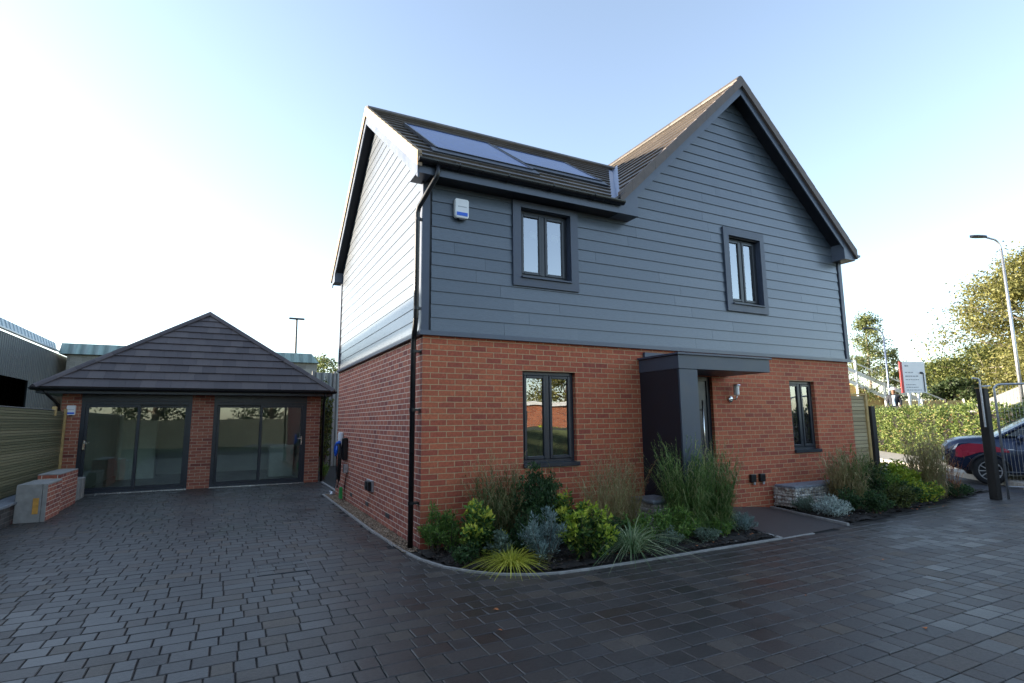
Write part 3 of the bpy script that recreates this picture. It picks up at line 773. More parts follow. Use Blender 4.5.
# lead valley
m = MB()
def valley(y0, y1):
    P = []
    for y in np.linspace(y0, y1, 9):
        z = RZ-RS*abs(y-RY); xv = AX-(AZ-z)/SL
        P.append(((xv-.20, y, z+.010), (xv, y, z+.002), (xv+.16, y, z+.16*SL+.010)))
    for p, q in zip(P, P[1:]):
        for k in (0, 1): m.poly([p[k], p[k+1], q[k+1], q[k]])
valley(yE-.02, RY); valley(D-yE+.02, RY)
build('valley_flashing', m, M['lead'], HOUSE)
# verge caps (tile on edge) : left gable
m = MB(); xv0, xv1 = -.215, -.165
def verge_line(mb, p, q, wx, drop, up, n=.33, ax='x'):
    p, q = Vector(p), Vector(q); L_ = (q-p).length; d = (q-p)/L_; k = max(1, round(L_/n))
    for i in range(k):
        a, b = p+d*(L_*i/k+.0015), p+d*(L_*(i+1)/k-.0015)
        lift = .010
        wv = Vector((wx, 0, 0)) if ax == 'x' else Vector((0, wx, 0))
        A = [a+Vector((0, 0, -drop)), a+wv+Vector((0, 0, -drop)), a+wv+Vector((0, 0, up+lift)), a+Vector((0, 0, up+lift))]
        B = [b+Vector((0, 0, -drop)), b+wv+Vector((0, 0, -drop)), b+wv+Vector((0, 0, up)), b+Vector((0, 0, up))]
        mb.hexa([A[0], A[1], B[1], B[0], A[3], A[2], B[2], B[3]])
verge_line(m, (xv0, yE-.02, zE), (xv0, RY, RZ), .06, .13, .065); verge_line(m, (xv0, D-yE+.02, zE), (xv0, RY, RZ), .06, .13, .065)
build('verge', m, M['vergesunlit'], HOUSE)
m = MB(); verge_line(m, (EX_L+.12, yF-.02, AZ-SL*(AX-EX_L-.12)), (AX, yF-.02, AZ), .06, .115, .07, ax='y'); verge_line(m, (EX_R, yF-.02, O[2]), (AX, yF-.02, AZ), .06, .115, .07, ax='y')
build('verge', m, M['verge'], HOUSE)
# bargeboards
m = MB()
def board(mb, p, q, thick, h, drop):
    p, q = Vector(p), Vector(q); t = Vector(thick)
    mb.hexa([p+Vector((0, 0, -drop-h)), p+t+Vector((0, 0, -drop-h)), q+t+Vector((0, 0, -drop-h)), q+Vector((0, 0, -drop-h)),
             p+Vector((0, 0, -drop)), p+t+Vector((0, 0, -drop)), q+t+Vector((0, 0, -drop)), q+Vector((0, 0, -drop))])
board(m, (-.19, -ov, plane_main(0, -ov)), (-.19, RY, RZ), (.022, 0, 0), .20, .09)
board(m, (-.19, D+ov, plane_main(0, D+ov)), (-.19, RY, RZ), (.022, 0, 0), .20, .09)
build('bargeboard', m, M['fascia'], HOUSE)
m = MB()
bx = EX_R-.03; bl = EX_L+.45
board(m, (bl, -ov, AZ-SL*(AX-bl)), (AX, -ov, AZ), (0, .022, 0), .17, .10); board(m, (bx-.3, -ov, AZ-SL*(bx-.3-AX)), (AX, -ov, AZ), (0, .022, 0), .17, .10)
build('bargeboard', m, M['fascia'], HOUSE)
# box ends at the gable feet (front) and at the left gable feet
m = MB()
def bar_end(x0, x1, sgn):
    zz = lambda x: AZ-SL*abs(x-AX)-.105
    P = [(x0, -ov-.003, 4.72), (x1, -ov-.003, 4.72), (x1, -ov-.003, zz(x1)), (x0, -ov-.003, max(4.76, zz(x0)))]
    m.prism(P, (0, ov+.001, 0))
bar_end(EX_L+.12, EX_L+.50, 1); build('box_end', m, M['fascia'], HOUSE)
m = MB(); bar_end(EX_R-.36, EX_R-.03, 1); build('box_end', m, M['fascia'], HOUSE)
m = MB()
zz = lambda y: plane_main(0, y)-.095
m.prism([(-.193, -ov-.002, 4.72), (-.193, 0.06, 4.72), (-.193, .06, zz(.06)), (-.193, -ov-.002, zz(-ov))], (.19, 0, 0)); build('box_end', m, M['fascia'], HOUSE); m = MB()
m.prism([(-.193, D+ov+.002, 4.72), (-.193, D-.06, 4.72), (-.193, D-.06, zz(.06)), (-.193, D+ov+.002, zz(-ov))], (.19, 0, 0))
build('box_end', m, M['fascia'], HOUSE)
# eaves: fascia, soffit, gutter
m = MB(); m.box((-.001, -ov-.002, 4.72), (EX_L+.119, -ov+.02, 4.885)); build('fascia', m, M['fascia'], HOUSE)
m = MB(); m.box((-.002, D+ov-.02, 4.72), (EX_L+.5, D+ov, 4.885)); build('fascia', m, M['fascia'], HOUSE); m = MB(); m.box((EX_R-.03, -ov+.01, 4.72), (EX_R-.008, D+ov, 4.88)); build('fascia', m, M['fascia'], HOUSE)
m = MB(); m.box((-.002, -ov+.0205, 4.726), (EX_L+.119, -.0005, 4.738)); m.box((-.002, D+.0005, 4.726), (W, D+ov-.021, 4.738)); m.box((W+.0005, .001, 4.722), (EX_R-.031, D, 4.734))
# raking soffits
def rake(a, b): m.faces([a, (a[0], -.0005, a[2]), (b[0], -.0005, b[2]), b], [(0, 1, 2, 3)])
sz = lambda x: AZ-SL*abs(x-AX)-.155
for x0, x1 in ((EX_L+.5, AX), (AX, EX_R-.36)):
    m.hexa([(x0, -ov+.023, sz(x0)-.01), (x1, -ov+.023, sz(x1)-.01), (x1, -.0005, sz(x1)-.01), (x0, -.0005, sz(x0)-.01), (x0, -ov+.023, sz(x0)), (x1, -ov+.023, sz(x1)), (x1, -.0005, sz(x1)), (x0, -.0005, sz(x0))])
sy = lambda y: plane_main(0, y)-.25
for y0, y1 in ((.06, RY), (RY, D-.06)):
    m.hexa([(-.167, y0, sy(y0)-.01), (-.0005, y0, sy(y0)-.01), (-.0005, y1, sy(y1)-.01), (-.167, y1, sy(y1)-.01), (-.167, y0, sy(y0)), (-.0005, y0, sy(y0)), (-.0005, y1, sy(y1)), (-.167, y1, sy(y1))])
build('soffit', m, M['porch'], HOUSE)
def gutter(p, q, r, parent, name='gutter', mat='black', outdir=None):
    p, q = Vector(p), Vector(q); d = (q-p).normalized(); s = d.cross(Vector((0, 0, 1))).normalized(); up = Vector((0, 0, 1)); m = MB(); n = 10
    prof = [(math.cos(math.pi+math.pi*k/n)*r, math.sin(math.pi+math.pi*k/n)*r) for k in range(n+1)]+[(math.cos(-math.pi*k/n)*r*.88, math.sin(-math.pi*k/n)*r*.88) for k in range(n+1)]
    A = [p+s*x+up*z for x, z in prof]; m.prism(A, q-p)
    for e in (p, q):
        m.prism([e+s*x+up*z-d*.004 for x, z in prof[:n+1]], d*.008)
    return build(name, m, M[mat], parent)
gut = gutter((-.20, -ov-.062, 4.885), (EX_L+.16, -ov-.062, 4.885), .06, HOUSE)
m = MB()
for x in np.arange(.35, 3.0, .72):
    m = MB(); m.tube([(x, -ov-.002, 4.90), (x, -ov-.03, 4.815), (x, -ov-.066, 4.817), (x, -ov-.128, 4.87), (x, -ov-.128, 4.90)], .008, 6); build('bracket', m, M['black'], gut)
gutter((EX_R+.03, -.33, 4.83), (EX_R+.03, D+.3, 4.83), .055, HOUSE)
gutter((-.2, D+ov+.062, 4.885), (EX_L, D+ov+.062, 4.885), .06, HOUSE)
# downpipes
dp = MB(); dp.tube([(.06, -ov-.062, 4.84), (.06, -ov-.062, 4.74), (.05, -ov-.05, 4.68), (-.085, -.02, 4.36), (-.095, .0, 4.28), (-.095, .0, 2.90), (-.093, .03, 2.78), (-.09, .085, 2.66), (-.09, .10, 2.55), (-.09, .10, .02)], .034, 14)
dpo = build('downpipe', dp, M['black'], HOUSE, smooth=True)
m = MB()
for z, y in ((4.2, 0), (3.0, 0), (2.45, .1), (1.7, .1), (.55, .1)):
    m = MB(); m.tube([(-.09, y, z-.02), (-.09, y, z+.02)], .040, 14); m.box((-.09, y-.055 if y else y-.03, z-.012), (0 if y else -.03, y+.055 if y else y+.03, z+.012))
    build('pipe_clip', m, M['black'], dpo)
m = MB(); m.tube([(.04, D+.06, 4.8), (.04, D+.06, 0)], .034, 10); build('downpipe', m, M['black'], HOUSE, smooth=True)
# solar panels set into the left roof slope
def rp(x, s, h): return (x, yE+s/n1-RS/n1*h, zE+RS*s/n1+h/n1)
for (x0, x1, s0, s1) in ((.22, 1.73, .62, 2.68), (1.83, 3.32, 1.12, 2.55)):
    f = MB(); s0_ = s0
    for a, b, c, d in ((x0-.03, x0, s0, s1), (x1, x1+.03, s0, s1), (x0, x1, s0-.03, s0), (x0, x1, s1, s1+.03)):
        f.hexa([rp(a, c, .02), rp(b, c, .02), rp(b, d, .02), rp(a, d, .02), rp(a, c, .085), rp(b, c, .085), rp(b, d, .085), rp(a, d, .085)])
    # apron flashing below
    f.hexa([rp(x0-.12, s0-.2, .02), rp(x1+.05, s0-.2, .02), rp(x1+.05, s0-.031, .02), rp(x0-.12, s0-.031, .02), rp(x0-.12, s0-.2, .055), rp(x1+.05, s0-.2, .055), rp(x1+.05, s0-.031, .07), rp(x0-.12, s0-.031, .07)])
    fr = build('solar_panel', f, M['dark'], HOUSE)
    g = MB(); P = [rp(x0, s0, .075), rp(x1, s0, .075), rp(x1, s1, .075), rp(x0, s1, .075)]
    g.poly(P, [(0, 0), (x1-x0, 0), (x1-x0, s1-s0), (0, s1-s0)]); build('solar_glass', g, M['solar'], fr, uv=True)

# porch
PD = .85
m = MB(); m.box((3.66, -PD+.03, 0), (3.90, -.001, 2.27), .004); m.box((3.54, -PD+.03, 0), (3.6595, -.001, 2.27)); PB = build('porch', m, M['porch'], HOUSE)
m = MB(); m.box((3.545, -PD, 0), (3.90, -PD+.0295, 2.268), .003); build('porch_post', m, M['porchfront'], PB)
m = MB(); m.box((3.53, -PD-.01, 2.272), (5.46, -.001, 2.475), .003); build('canopy', m, M['porchfront'], PB)
m = MB(); m.box((3.50, -PD-.04, 2.477), (5.49, -.0005, 2.505)); m.box((3.62, -.05, 2.506), (5.46, -.0005, 2.60)); build('canopy_cap', m, M['trim'], PB)
# door
x0, x1, z0, z1 = DOOR
m = MB(); y0, y1 = .06, .13
m.box((x0, y0, z0), (x0+.07, y1, z1)); m.box((x1-.07, y0, z0), (x1, y1, z1)); m.box((x0+.07, y0, z1-.07), (x1-.07, y1, z1)); m.box((x0-.0, -.02, z0-.03), (x1, y1, z0))
m.box((x0+.075, y0+.02, z0+.005), (x1-.07, y1-.01, z1-.075))
DR = build('front_door', m, M['dark'], HOUSE)
m = MB(); m.box((x0+.18, y0+.012, 1.0), (x0+.62, y0+.019, 1.95)); build('door_pane', m, M['glass'], DR)
m = MB(); hx = x1-.25; m.tube([(hx, .0, .72), (hx, .0, 1.86)], .014, 12)
for z in (.9, 1.7): m.tube([(hx, .0, z), (hx, .079, z)], .010, 8)
build('handle', m, M['steel'], DR, smooth=True)
# wall lantern
m = MB(); m.lathe([(.0, 0), (.055, 0), (.058, .012), (.05, .03), (.02, .036), (0, .037)], (5.50, 0, 1.88), 24, 'Y')
m.tube([(5.50, -.03, 1.88), (5.50, -.11, 1.87), (5.52, -.13, 1.90), (5.52, -.13, 1.95)], .011, 10)
LT = build('wall_lamp', m, M['steel'], HOUSE, smooth=True)
m = MB(); m.lathe([(0, 0), (.045, 0), (.048, .02), (.048, .15), (.045, .16), (0, .16)], (5.52, -.13, 1.95), 20); build('lamp_glass', m, M['lens'], LT)
m = MB(); m.lathe([(0, 0), (.075, 0), (.07, .012), (.03, .03), (0, .035)], (5.52, -.13, 2.112), 20); build('lamp_cap', m, M['steel'], LT)
# outside sockets
for x in (5.90, 6.13):
    m = MB(); m.box((x-.065, -.055, .47), (x+.065, -.0005, .60), .008); s = build('outdoor_socket', m, M['black'], HOUSE)
    m = MB(); m.tube([(x+.02, -.035, .47), (x+.02, -.035, .425)], .02, 10); build('gland', m, M['galv'], s)
# side wall: double socket, air bricks, alarm boxes, charger
for y in (2.58, 2.74):
    m = MB(); m.box((-.075, y-.07, .43), (-.0005, y+.07, .58), .008); build('outdoor_socket', m, M['black'], HOUSE)
m = MB(); m.box((-.03, 2.45, .42), (-.001, 2.87, .60), .004); build('socket_plate', m, M['galv'], HOUSE)
for y in (4.25, 1.55, 2.9):
    m = MB(); m.box((-.008, y-.105, .15), (-.0003, y+.105, .215))
    for k in range(3): m.box((-.012, y-.09, .158+.018*k), (-.0085, y+.09, .166+.018*k))
    build('air_brick', m, M['brick_dark'], HOUSE)
def alarm(x, y, z, parent, s=1.0):
    m = MB(); w_, h_ = .10*s, .135*s
    prof = [(-w_*.8, -h_), (w_*.8, -h_), (w_, -h_*.8), (w_, h_*.85), (w_*.85, h_), (-w_*.85, h_), (-w_, h_*.85), (-w_, -h_*.8)]
    m.prism([(x+a, y-.055, z+b) for a, b in prof], (0, .055, 0))
    m.prism([(x+a*.93, y-.064, z+b*.95) for a, b in prof], (0, .009, 0))
    A = build('alarm_box', m, M['white'], parent)
    m = MB(); m.box((x-w_*.78, y-.069, z-h_*.78), (x+w_*.78, y-.0645, z-h_*.42)); build('alarm_strobe', m, M['blue'], A)
    m = MB()   # faint grey lettering bar of the maker's plate, illegible in the photo
    for k in range(7): m.box((x-w_*.6+k*.018*s, y-.0655, z+h_*.12), (x-w_*.6+k*.018*s+.012*s, y-.0645, z+h_*.22))
    build('alarm_print', m, M['signgrey'], A)
    m = MB(); m.prism([(x-w_*.55, y-.05, z-h_), (x+w_*.55, y-.05, z-h_), (x+w_*.3, y-.05, z-h_-.02*s), (x-w_*.3, y-.05, z-h_-.02*s)], (0, .04, 0)); build('alarm_base', m, M['black'], A)
alarm(.50, -.035, 4.415, HOUSE)
m = MB(); m.box((-.09, 5.22, 1.06), (-.001, 5.42, 1.34), .02); CH = build('car_charger', m, M['white'], HOUSE)
m = MB(); m.box((-.10, 4.72, .80), (-.001, 4.90, 1.24), .02); build('cable_holster', m, M['black'], HOUSE)
m = MB(); m.box((-.08, 4.62, .56), (-.001, 4.76, .72), .008); build('junction_box', m, M['galv'], HOUSE)
m = MB(); m.tube([(-.02, 4.69, .56), (-.03, 4.72, .40), (-.03, 4.84, .2)], .009, 6); build('earth_cable', m, M['black'], HOUSE)
# hanging charging cable
CB = thing('charging_cable', (-.1, 5.25, .5), 'coiled black charging cable with a blue plug hung on the side brick wall', 'cable')
m = MB(); rng = random.Random(4)
for k in range(5):
    yc, zc = 4.92+rng.uniform(-.05, .05), 1.16; ry, rz = .16+rng.uniform(-.03, .03), .40+rng.uniform(-.08, .10)
    m.tube([(-.125-.012*k, yc+ry*math.sin(t)*(1 if math.cos(t) < .9 else .7), zc-rz+rz*math.cos(t)) for t in np.linspace(0, 2*math.pi, 22)], .011, 7, False)
m.tube([(-.15, 4.95, 1.12), (-.16, 5.10, .95), (-.15, 5.12, .7), (-.13, 5.02, .5), (-.1, 5.08, .75)], .011, 7)
build('cable_coil', m, M['black'], CB, smooth=True)
m = MB(); m.tube([(-.16, 5.16, .90), (-.17, 5.16, 1.0), (-.17, 5.08, 1.09), (-.17, 4.96, 1.13), (-.16, 4.80, 1.15)], .034, 10); m.tube([(-.17, 5.14, .90), (-.18, 5.04, .88), (-.18, 4.96, .92), (-.17, 4.95, 1.08)], .022, 10)
build('plug', m, M['blue'], CB, smooth=True)
# green plastic cable stake against the wall
m = MB(); m.prism([(-.10, 4.86, .04), (-.10, 5.02, .04), (-.10, 5.0, .22), (-.10, 4.96, .26), (-.10, 4.92, .26), (-.10, 4.88, .22)], (.05, 0, 0))
o = build('earth_marker', m, M['green'], None, loc=(-.1, 4.9, 0)); tag(o, 'small green plastic box at the foot of the side brick wall under the cable', 'box')
m = MB(); m.lathe([(0, 0), (.05, 0), (.055, .04), (.04, .07), (.02, .09), (0, .09)], (-.10, 5.78, .0), 14); m.tube([(-.1, 5.78, .07), (-.16, 5.8, .085)], .018, 8)
o = build('rainwater_shoe', m, M['galv'], None, loc=(-.1, 5.72, 0)); tag(o, 'small grey metal pot on the ground at the far end of the gravel strip', 'drain fitting')

# manhole cover in the paving
MH = thing('manhole_cover', (-1.56, -.07, 0), 'square recessed inspection cover filled with pavers in the driveway', 'manhole cover')
m = MB(); a, b, c, d = -1.82, -1.30, -.31, .17; t = .008
m.box((a, c, -.03), (b, c+t, .005)); m.box((a, d-t, -.03), (b, d, .003)); m.box((a, c+t, -.03), (a+t, d-t, .003)); m.box((b-t, c+t, -.03), (b, d-t, .003)); build('cover_frame', m, M['dark'], MH)
m = MB(); xs = [a+.02, -1.65, -1.45, b-.02]; 
for i, y in enumerate((c+.02, c+.17, c+.32)):
    for x0_, x1_ in zip(xs, xs[1:]): m.box((x0_+.004+.03*(i % 2)*(x0_ > a+.1), y, -.03), (x1_-.004+.03*(i % 2)*(x1_ < b-.1), y+.138, .004), .006)
build('cover_pavers', m, M['paver'], MH)

# ------------------------------------------------------------------ garage
GX0, GX1, GY0, GY1 = -5.50, .02, 8.8, 14.2; GH = 2.24
GAR = thing('garage', (-2.74, 11.5, 0), 'single-storey brick garage with a brown pyramid roof and two glazed sliding doors', 'garage')
gh = [(-5.14, -2.97, 0, 2.08), (-2.50, -.33, 0, 2.08)]
m = MB(); brickwall(m, 'Y', GY0, GX0, GX1, -.05, GH, gh, 1); brickwall(m, 'X', GX0, GY0, GY1, -.05, GH, [], 1); brickwall(m, 'X', GX1, GY0, GY1, -.05, GH, [], -1); brickwall(m, 'Y', GY1, GX0, GX1, -.05, GH, [], -1)
build('brick_wall', m, M['brick_garage'], GAR, uv=True)
m = MB(); m.box((GX0+.301, GY0+.301, -.03), (GX1-.301, GY1-.301, -.002)); build('floor', m, M['screed'], GAR)
m = MB(); m.box((GX0+.3005, GY0+.3005, 0), (GX0+.34, GY1-.3005, 2.3)); m.box((GX1-.34, GY0+.3005, 0), (GX1-.3005, GY1-.3005, 2.3)); m.box((GX0+.34, GY1-.34, 0), (GX1-.34, GY1-.3005, 2.3)); m.box((GX0+.34, GY0+.305, 2.3), (GX1-.34, GY1-.34, 2.34)); m.box((-2.8, 8.8+.31, 0), (-2.68, GY1-.34, 2.3))
build('interior', m, M['plaster'], GAR)
for a, b, lab in (((-1.05, 11.0, 0), (-.4, 11.6, .9), 'white base unit standing inside behind the right glazed door'), ((-4.9, 12.4, 0), (-4.0, 13.0, 1.9), 'tall white cupboard at the back behind the left glazed door')):
    m = MB(); m.box(a, b, .01); m.box((a[0]+.04, a[1]-.012, a[2]+.06), (b[0]-.04, a[1]-.001, b[2]-.04), .003)
    T = thing('cupboard', ((a[0]+b[0])/2, (a[1]+b[1])/2, 0), lab, 'cupboard'); build('carcass', m, M['whitewood'], T)
# roof
ex0, ex1, ey0, ey1 = -5.95, .30, 8.42, 14.58; gs = .763; gz = 2.36; hw = (ex1-ex0)/2; gn = nrm(gs); hl = hw*gn; cx = (ex0+ex1)/2; dy = (ey1-ey0)/2
apz = gz+gs*hw
m = MB()
lapped(m, (cx, ey0, gz), (1, 0, 0), (0, 1/gn, gs/gn), (0, -gs/gn, 1/gn), [(-hw, 0), (hw, 0), (0, hl)], .345, .034, .012, joint=.30, halfbond=True, gap=.003, jitter=.002)
lapped(m, (cx, ey0+2*hw, gz), (1, 0, 0), (0, -1/gn, gs/gn), (0, gs/gn, 1/gn), [(-hw, 0), (hw, 0), (0, hl)], .345, .034, .012, joint=.30, halfbond=True, gap=.003)
lapped(m, (ex0, ey0+hw, gz), (0, 1, 0), (1/gn, 0, gs/gn), (-gs/gn, 0, 1/gn), [(-hw, 0), (hw, 0), (0, hl)], .345, .034, .012, joint=.30, halfbond=True, gap=.003)
lapped(m, (ex1, ey0+hw, gz), (0, 1, 0), (-1/gn, 0, gs/gn), (gs/gn, 0, 1/gn), [(-hw, 0), (hw, 0), (0, hl)], .345, .034, .012, joint=.30, halfbond=True, gap=.003)
GR = build('roof', m, M['tile_garage'], GAR)
m = MB(); m.faces([(ex0+.02, ey0+.02, gz-.01), (ex1-.02, ey0+.02, gz-.01), (ex1-.02, ey0+2*hw-.02, gz-.01), (ex0+.02, ey0+2*hw-.02, gz-.01), (cx, ey0+hw, apz-.03)], [(0, 1, 4), (1, 2, 4), (2, 3, 4), (3, 0, 4), (3, 2, 1, 0)]); build('roof_deck', m, M['porch'], GAR)
for (x, y) in ((ex0, ey0), (ex1, ey0), (ex0, ey0+2*hw), (ex1, ey0+2*hw)):
    m = MB(); ridge(m, (x, y, gz+.05), (cx, ey0+hw, apz+.07), .11, .055); build('hip', m, M['tile_garage'], GR)
m = MB(); yy = ey0+.05
m.box((ex0+.05, yy, 2.235), (ex1-.05, yy+.022, 2.36)); m.box((ex0+.05, yy+.023, 2.235), (ex0+.072, ey0+2*hw-.05, 2.36)); m.box((ex1-.072, yy+.023, 2.235), (ex1-.05, ey0+2*hw-.05, 2.36)); build('fascia', m, M['dark'], GAR)
m = MB(); m.box((ex0+.073, yy+.023, 2.241), (ex1-.073, GY0-.0005, 2.252)); m.box((ex0+.073, GY0, 2.2415), (GX0-.0005, GY1, 2.2525)); m.box((GX1+.0005, GY0, 2.2415), (ex1-.073, GY1, 2.2525)); build('soffit', m, M['dark'], GAR)
gutter((ex0-.02, ey0-.015, 2.36), (ex1+.02, ey0-.015, 2.36), .062, GAR); gutter((ex0-.015, ey0+6, 2.36), (ex0-.015, ey0, 2.36), .062, GAR)
gutter((ex1+.015, ey0, 2.36), (ex1+.015, ey0+6, 2.36), .062, GAR)
m = MB(); m.tube([(.08, 8.45, 2.3), (.08, 8.5, 2.2), (.09, 8.76, 2.05), (.09, 8.76, .02)], .034, 10); build('downpipe', m, M['black'], GAR, smooth=True)
m = MB(); m.tube([(-5.75, 8.45, 2.3), (-5.7, 8.55, 2.2), (-5.55, 8.76, 2.0), (-5.55, 8.76, .02)], .034, 10); build('downpipe', m, M['black'], GAR, smooth=True)
for (x0, x1, z0, z1), hs in zip(gh, (-1, 1)):
    m = MB(); y0, y1 = GY0+.02, GY0+.14; t = .075
    m.box((x0, y0, .02), (x0+t, y1, z1)); m.box((x1-t, y0, .02), (x1, y1, z1)); m.box((x0+t, y0, z1-t), (x1-t, y1, z1)); m.box((x0+t, y0, .02), (x1-t, y1, .07)); m.box((x0-.001, GY0-.006, z1+.001), (x1+.001, GY0+.02, z1+.158))
    S = build('sliding_door', m, M['dark'], GAR)
    xm = (x0+x1)/2
    for i, (a, b) in enumerate(((x0+t, xm+.04), (xm-.04, x1-t))):
        yy = y0+.02+i*.055 if hs < 0 else y0+.075-i*.055
        m = MB(); e = .065; c, d = .071, z1-t-.001
        m.box((a, yy, c), (a+e, yy+.045, d), .004); m.box((b-e, yy, c), (b, yy+.045, d), .004); m.box((a+e, yy+.001, c), (b-e, yy+.044, c+e)); m.box((a+e, yy+.001, d-e), (b-e, yy+.044, d))
        build('sash', m, M['dark'], S)
        m = MB(); m.box((a+e, yy+.018, c+e), (b-e, yy+.026, d-e)); build('pane', m, M['glass_big'], S)
    hx = x0+t+.03 if hs < 0 else x1-t-.03
    m = MB(); m.box((hx-.018, y0-.002, .98), (hx+.018, y0+.02, 1.2), .004); m.tube([(hx, y0-.05, 1.16), (hx, y0, 1.16)], .012, 8); m.box((hx-.012, y0-.065, .99), (hx+.012, y0-.05, 1.18), .004); m.box((hx-.01, y0-.065, 1.13), (hx+.10*-hs, y0-.05, 1.155)); build('handle', m, M['steel'], S)
    m = MB(); m.box((x0, GY0-.05, -.004), (x1, GY0+.14, .019)); build('threshold', m, M['steel'], S)
alarm(-5.31, GY0, 1.87, GAR, .8)

# ------------------------------------------------------------------ left boundary
FN = thing('slatted_fence', (-5.42, 6.7, 0), 'tall green-tinged horizontal board fence on a low dark wall left of the garage', 'fence')
m = MB(); rng = random.Random(2); z = .36
while z < 1.84:
    h = .042; y = 1.0
    m.box((-5.43+rng.uniform(-.003, .003), 1.0, z), (-5.41+rng.uniform(-.004, .004), 8.66, z+h), .002); z += h+.006
build('fence_boards', m, M['slatL'], FN)
m = MB(); m.box((-5.46, 1.0, .33), (-5.44, 8.66, 1.85)); build('backing', m, M['oldtimber'], FN)
m = MB(); m.box((-5.46, 7.9, 1.74), (-5.395, 8.02, 1.93), .004); build('fence_post', m, M['ply'], FN)
m = MB(); m.box((-5.47, 1.0, 1.852), (-5.405, 7.98, 1.865)); build('capping', m, M['galv'], FN)
m = MB(); m.box((-5.42, 8.665, .02), (-5.37, 8.735, 1.90), .004); o = build('timber_post', m, M['ply'], None, loc=(-5.4, 8.7, 0)); tag(o, 'thin yellow timber post between the left fence and the garage wall', 'post')
m = MB(); m.box((-5.60, 1.0, -.05), (-5.13, 8.6, .30)); o = build('dwarf_wall', m, M['brick_dark'], None, uv=True, loc=(-5.35, 5, 0)); tag(o, 'low dark block wall running under the left slatted fence', 'low wall')
m = MB(); m.box((-5.62, 1.0, .301), (-5.10, 8.6, .345), .006); build('coping', m, M['slab'], o)
# sample wall panels leaning in a row
def stub(label, x0, x1, y0, y1, h, conc=True, group=None):
    T = thing('sample_wall', ((x0+x1)/2, (y0+y1)/2, 0), label, 'low wall', group)
    m = MB(); m.box((x0, y0+.03, .0), (x1, y1, h)); build('brickwork', m, M['brick_side'], T, uv=True)
    if conc:
        m = MB(); m.box((x0-.006, y0, 0), (x1-.055, y0+.03, h+.03), .003); m.box((x1-.05, y0-.004, 0), (x1+.008, y0+.03, h+.03), .003); m.box((x0-.004, y0+.031, h), (x1+.002, y1, h+.03), .003); build('concrete_face', m, M['concrete'], T)
        m = MB(); m.box((x1-.16, y0-.008, .13), (x1-.085, y0-.001, .38)); build('timber_patch', m, M['orange'], T)
    else:
        m = MB(); m.box((x0-.004, y0+.031, h), (x1+.002, y1, h+.02), .003); build('mortar_top', m, M['concrete'], T)
    return T
stub('low free-standing brick stub wall with a grey concrete end and an orange patch', -5.12, -4.74, 4.92, 5.85, .57)
stub('low brick stub wall directly behind the concrete-ended one, slightly taller', -5.12, -4.80, 5.95, 7.30, .66, False)
for i, (y, lab) in enumerate(((7.45, 'nearest of the three pale blocks standing by the left garage door'), (7.75, 'middle one of the three pale blocks by the left garage door'), (8.05, 'farthest of the three pale blocks by the left garage door'))):
    m = MB(); m.box((-5.02, y, .0), (-4.84, y+.22, .44), .012); o = build('concrete_block', m, M['concrete'], None, loc=(-4.93, y+.11, 0)); tag(o, lab, 'block', 'pale concrete blocks by the garage')

# ------------------------------------------------------------------ industrial shed on the left and wall behind
SH = thing('industrial_shed', (-16, 8, 0), 'long dark corrugated industrial shed beyond the left fence', 'industrial building')
m = MB(); X = -10
def quadY(m, x, y0, y1, z0, z1): m.poly([(x, y1, z0), (x, y0, z0), (x, y0, z1), (x, y1, z1)])
m.hexa([(X-.06, -16, 3.46), (X, -16, 3.46), (X, 24.0, 3.46), (X-.06, 24.0, 3.46), (X-.06, -16, 5.1), (X, -16, 5.1), (X, 24.0, 5.1), (X-.06, 24.0, 5.1)])
m.box((X-.06, 24.001, 0), (X, 35, 5.1))
build('corrugated_wall', m, M['corr'], SH, uv=True)
m = MB(); m.box((X-8, -16, -.05), (X-7.9, 35, 5.0)); m.box((X-7.9, -16, -.05), (X-.07, -15.9, 5.0)); m.box((X-7.9, 34.9, -.05), (X-.07, 35, 5.0)); build('rear_wall', m, M['corr'], SH, uv=True)
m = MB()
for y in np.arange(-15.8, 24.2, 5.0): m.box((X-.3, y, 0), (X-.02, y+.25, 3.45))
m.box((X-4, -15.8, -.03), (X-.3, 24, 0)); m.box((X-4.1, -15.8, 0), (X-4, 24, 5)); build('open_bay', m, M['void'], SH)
m = MB(); m.hexa([(X-.07, -16, 4.93), (X-.07, 34.9, 4.93), (X-8, 34.9, 4.90), (X-8, -16, 4.90), (X-.07, -16, 4.99), (X-.07, 34.9, 4.99), (X-8, 34.9, 4.96), (X-8, -16, 4.96)])
R1 = build('roof', m, M['corr'], SH, uv=True)
m = MB(); m.hexa([(X-.1, -16.4, 5.20), (X+.02, -16.4, 5.20), (X+.02, 27.9, 5.20), (X-.1, 27.9, 5.20), (X-.2, -16.4, 5.62), (X-.1, -16.4, 5.62), (X-.1, 27.9, 5.62), (X-.2, 27.9, 5.62)]); build('roof_light', m, M['rooflight'], R1, uv=True)
m = MB(); m.box((X+.03, -16.4, 5.16), (X+.11, 27.9, 5.235), .01); build('gutter', m, M['galv'], SH)
m = MB()
for y in ()  : pass

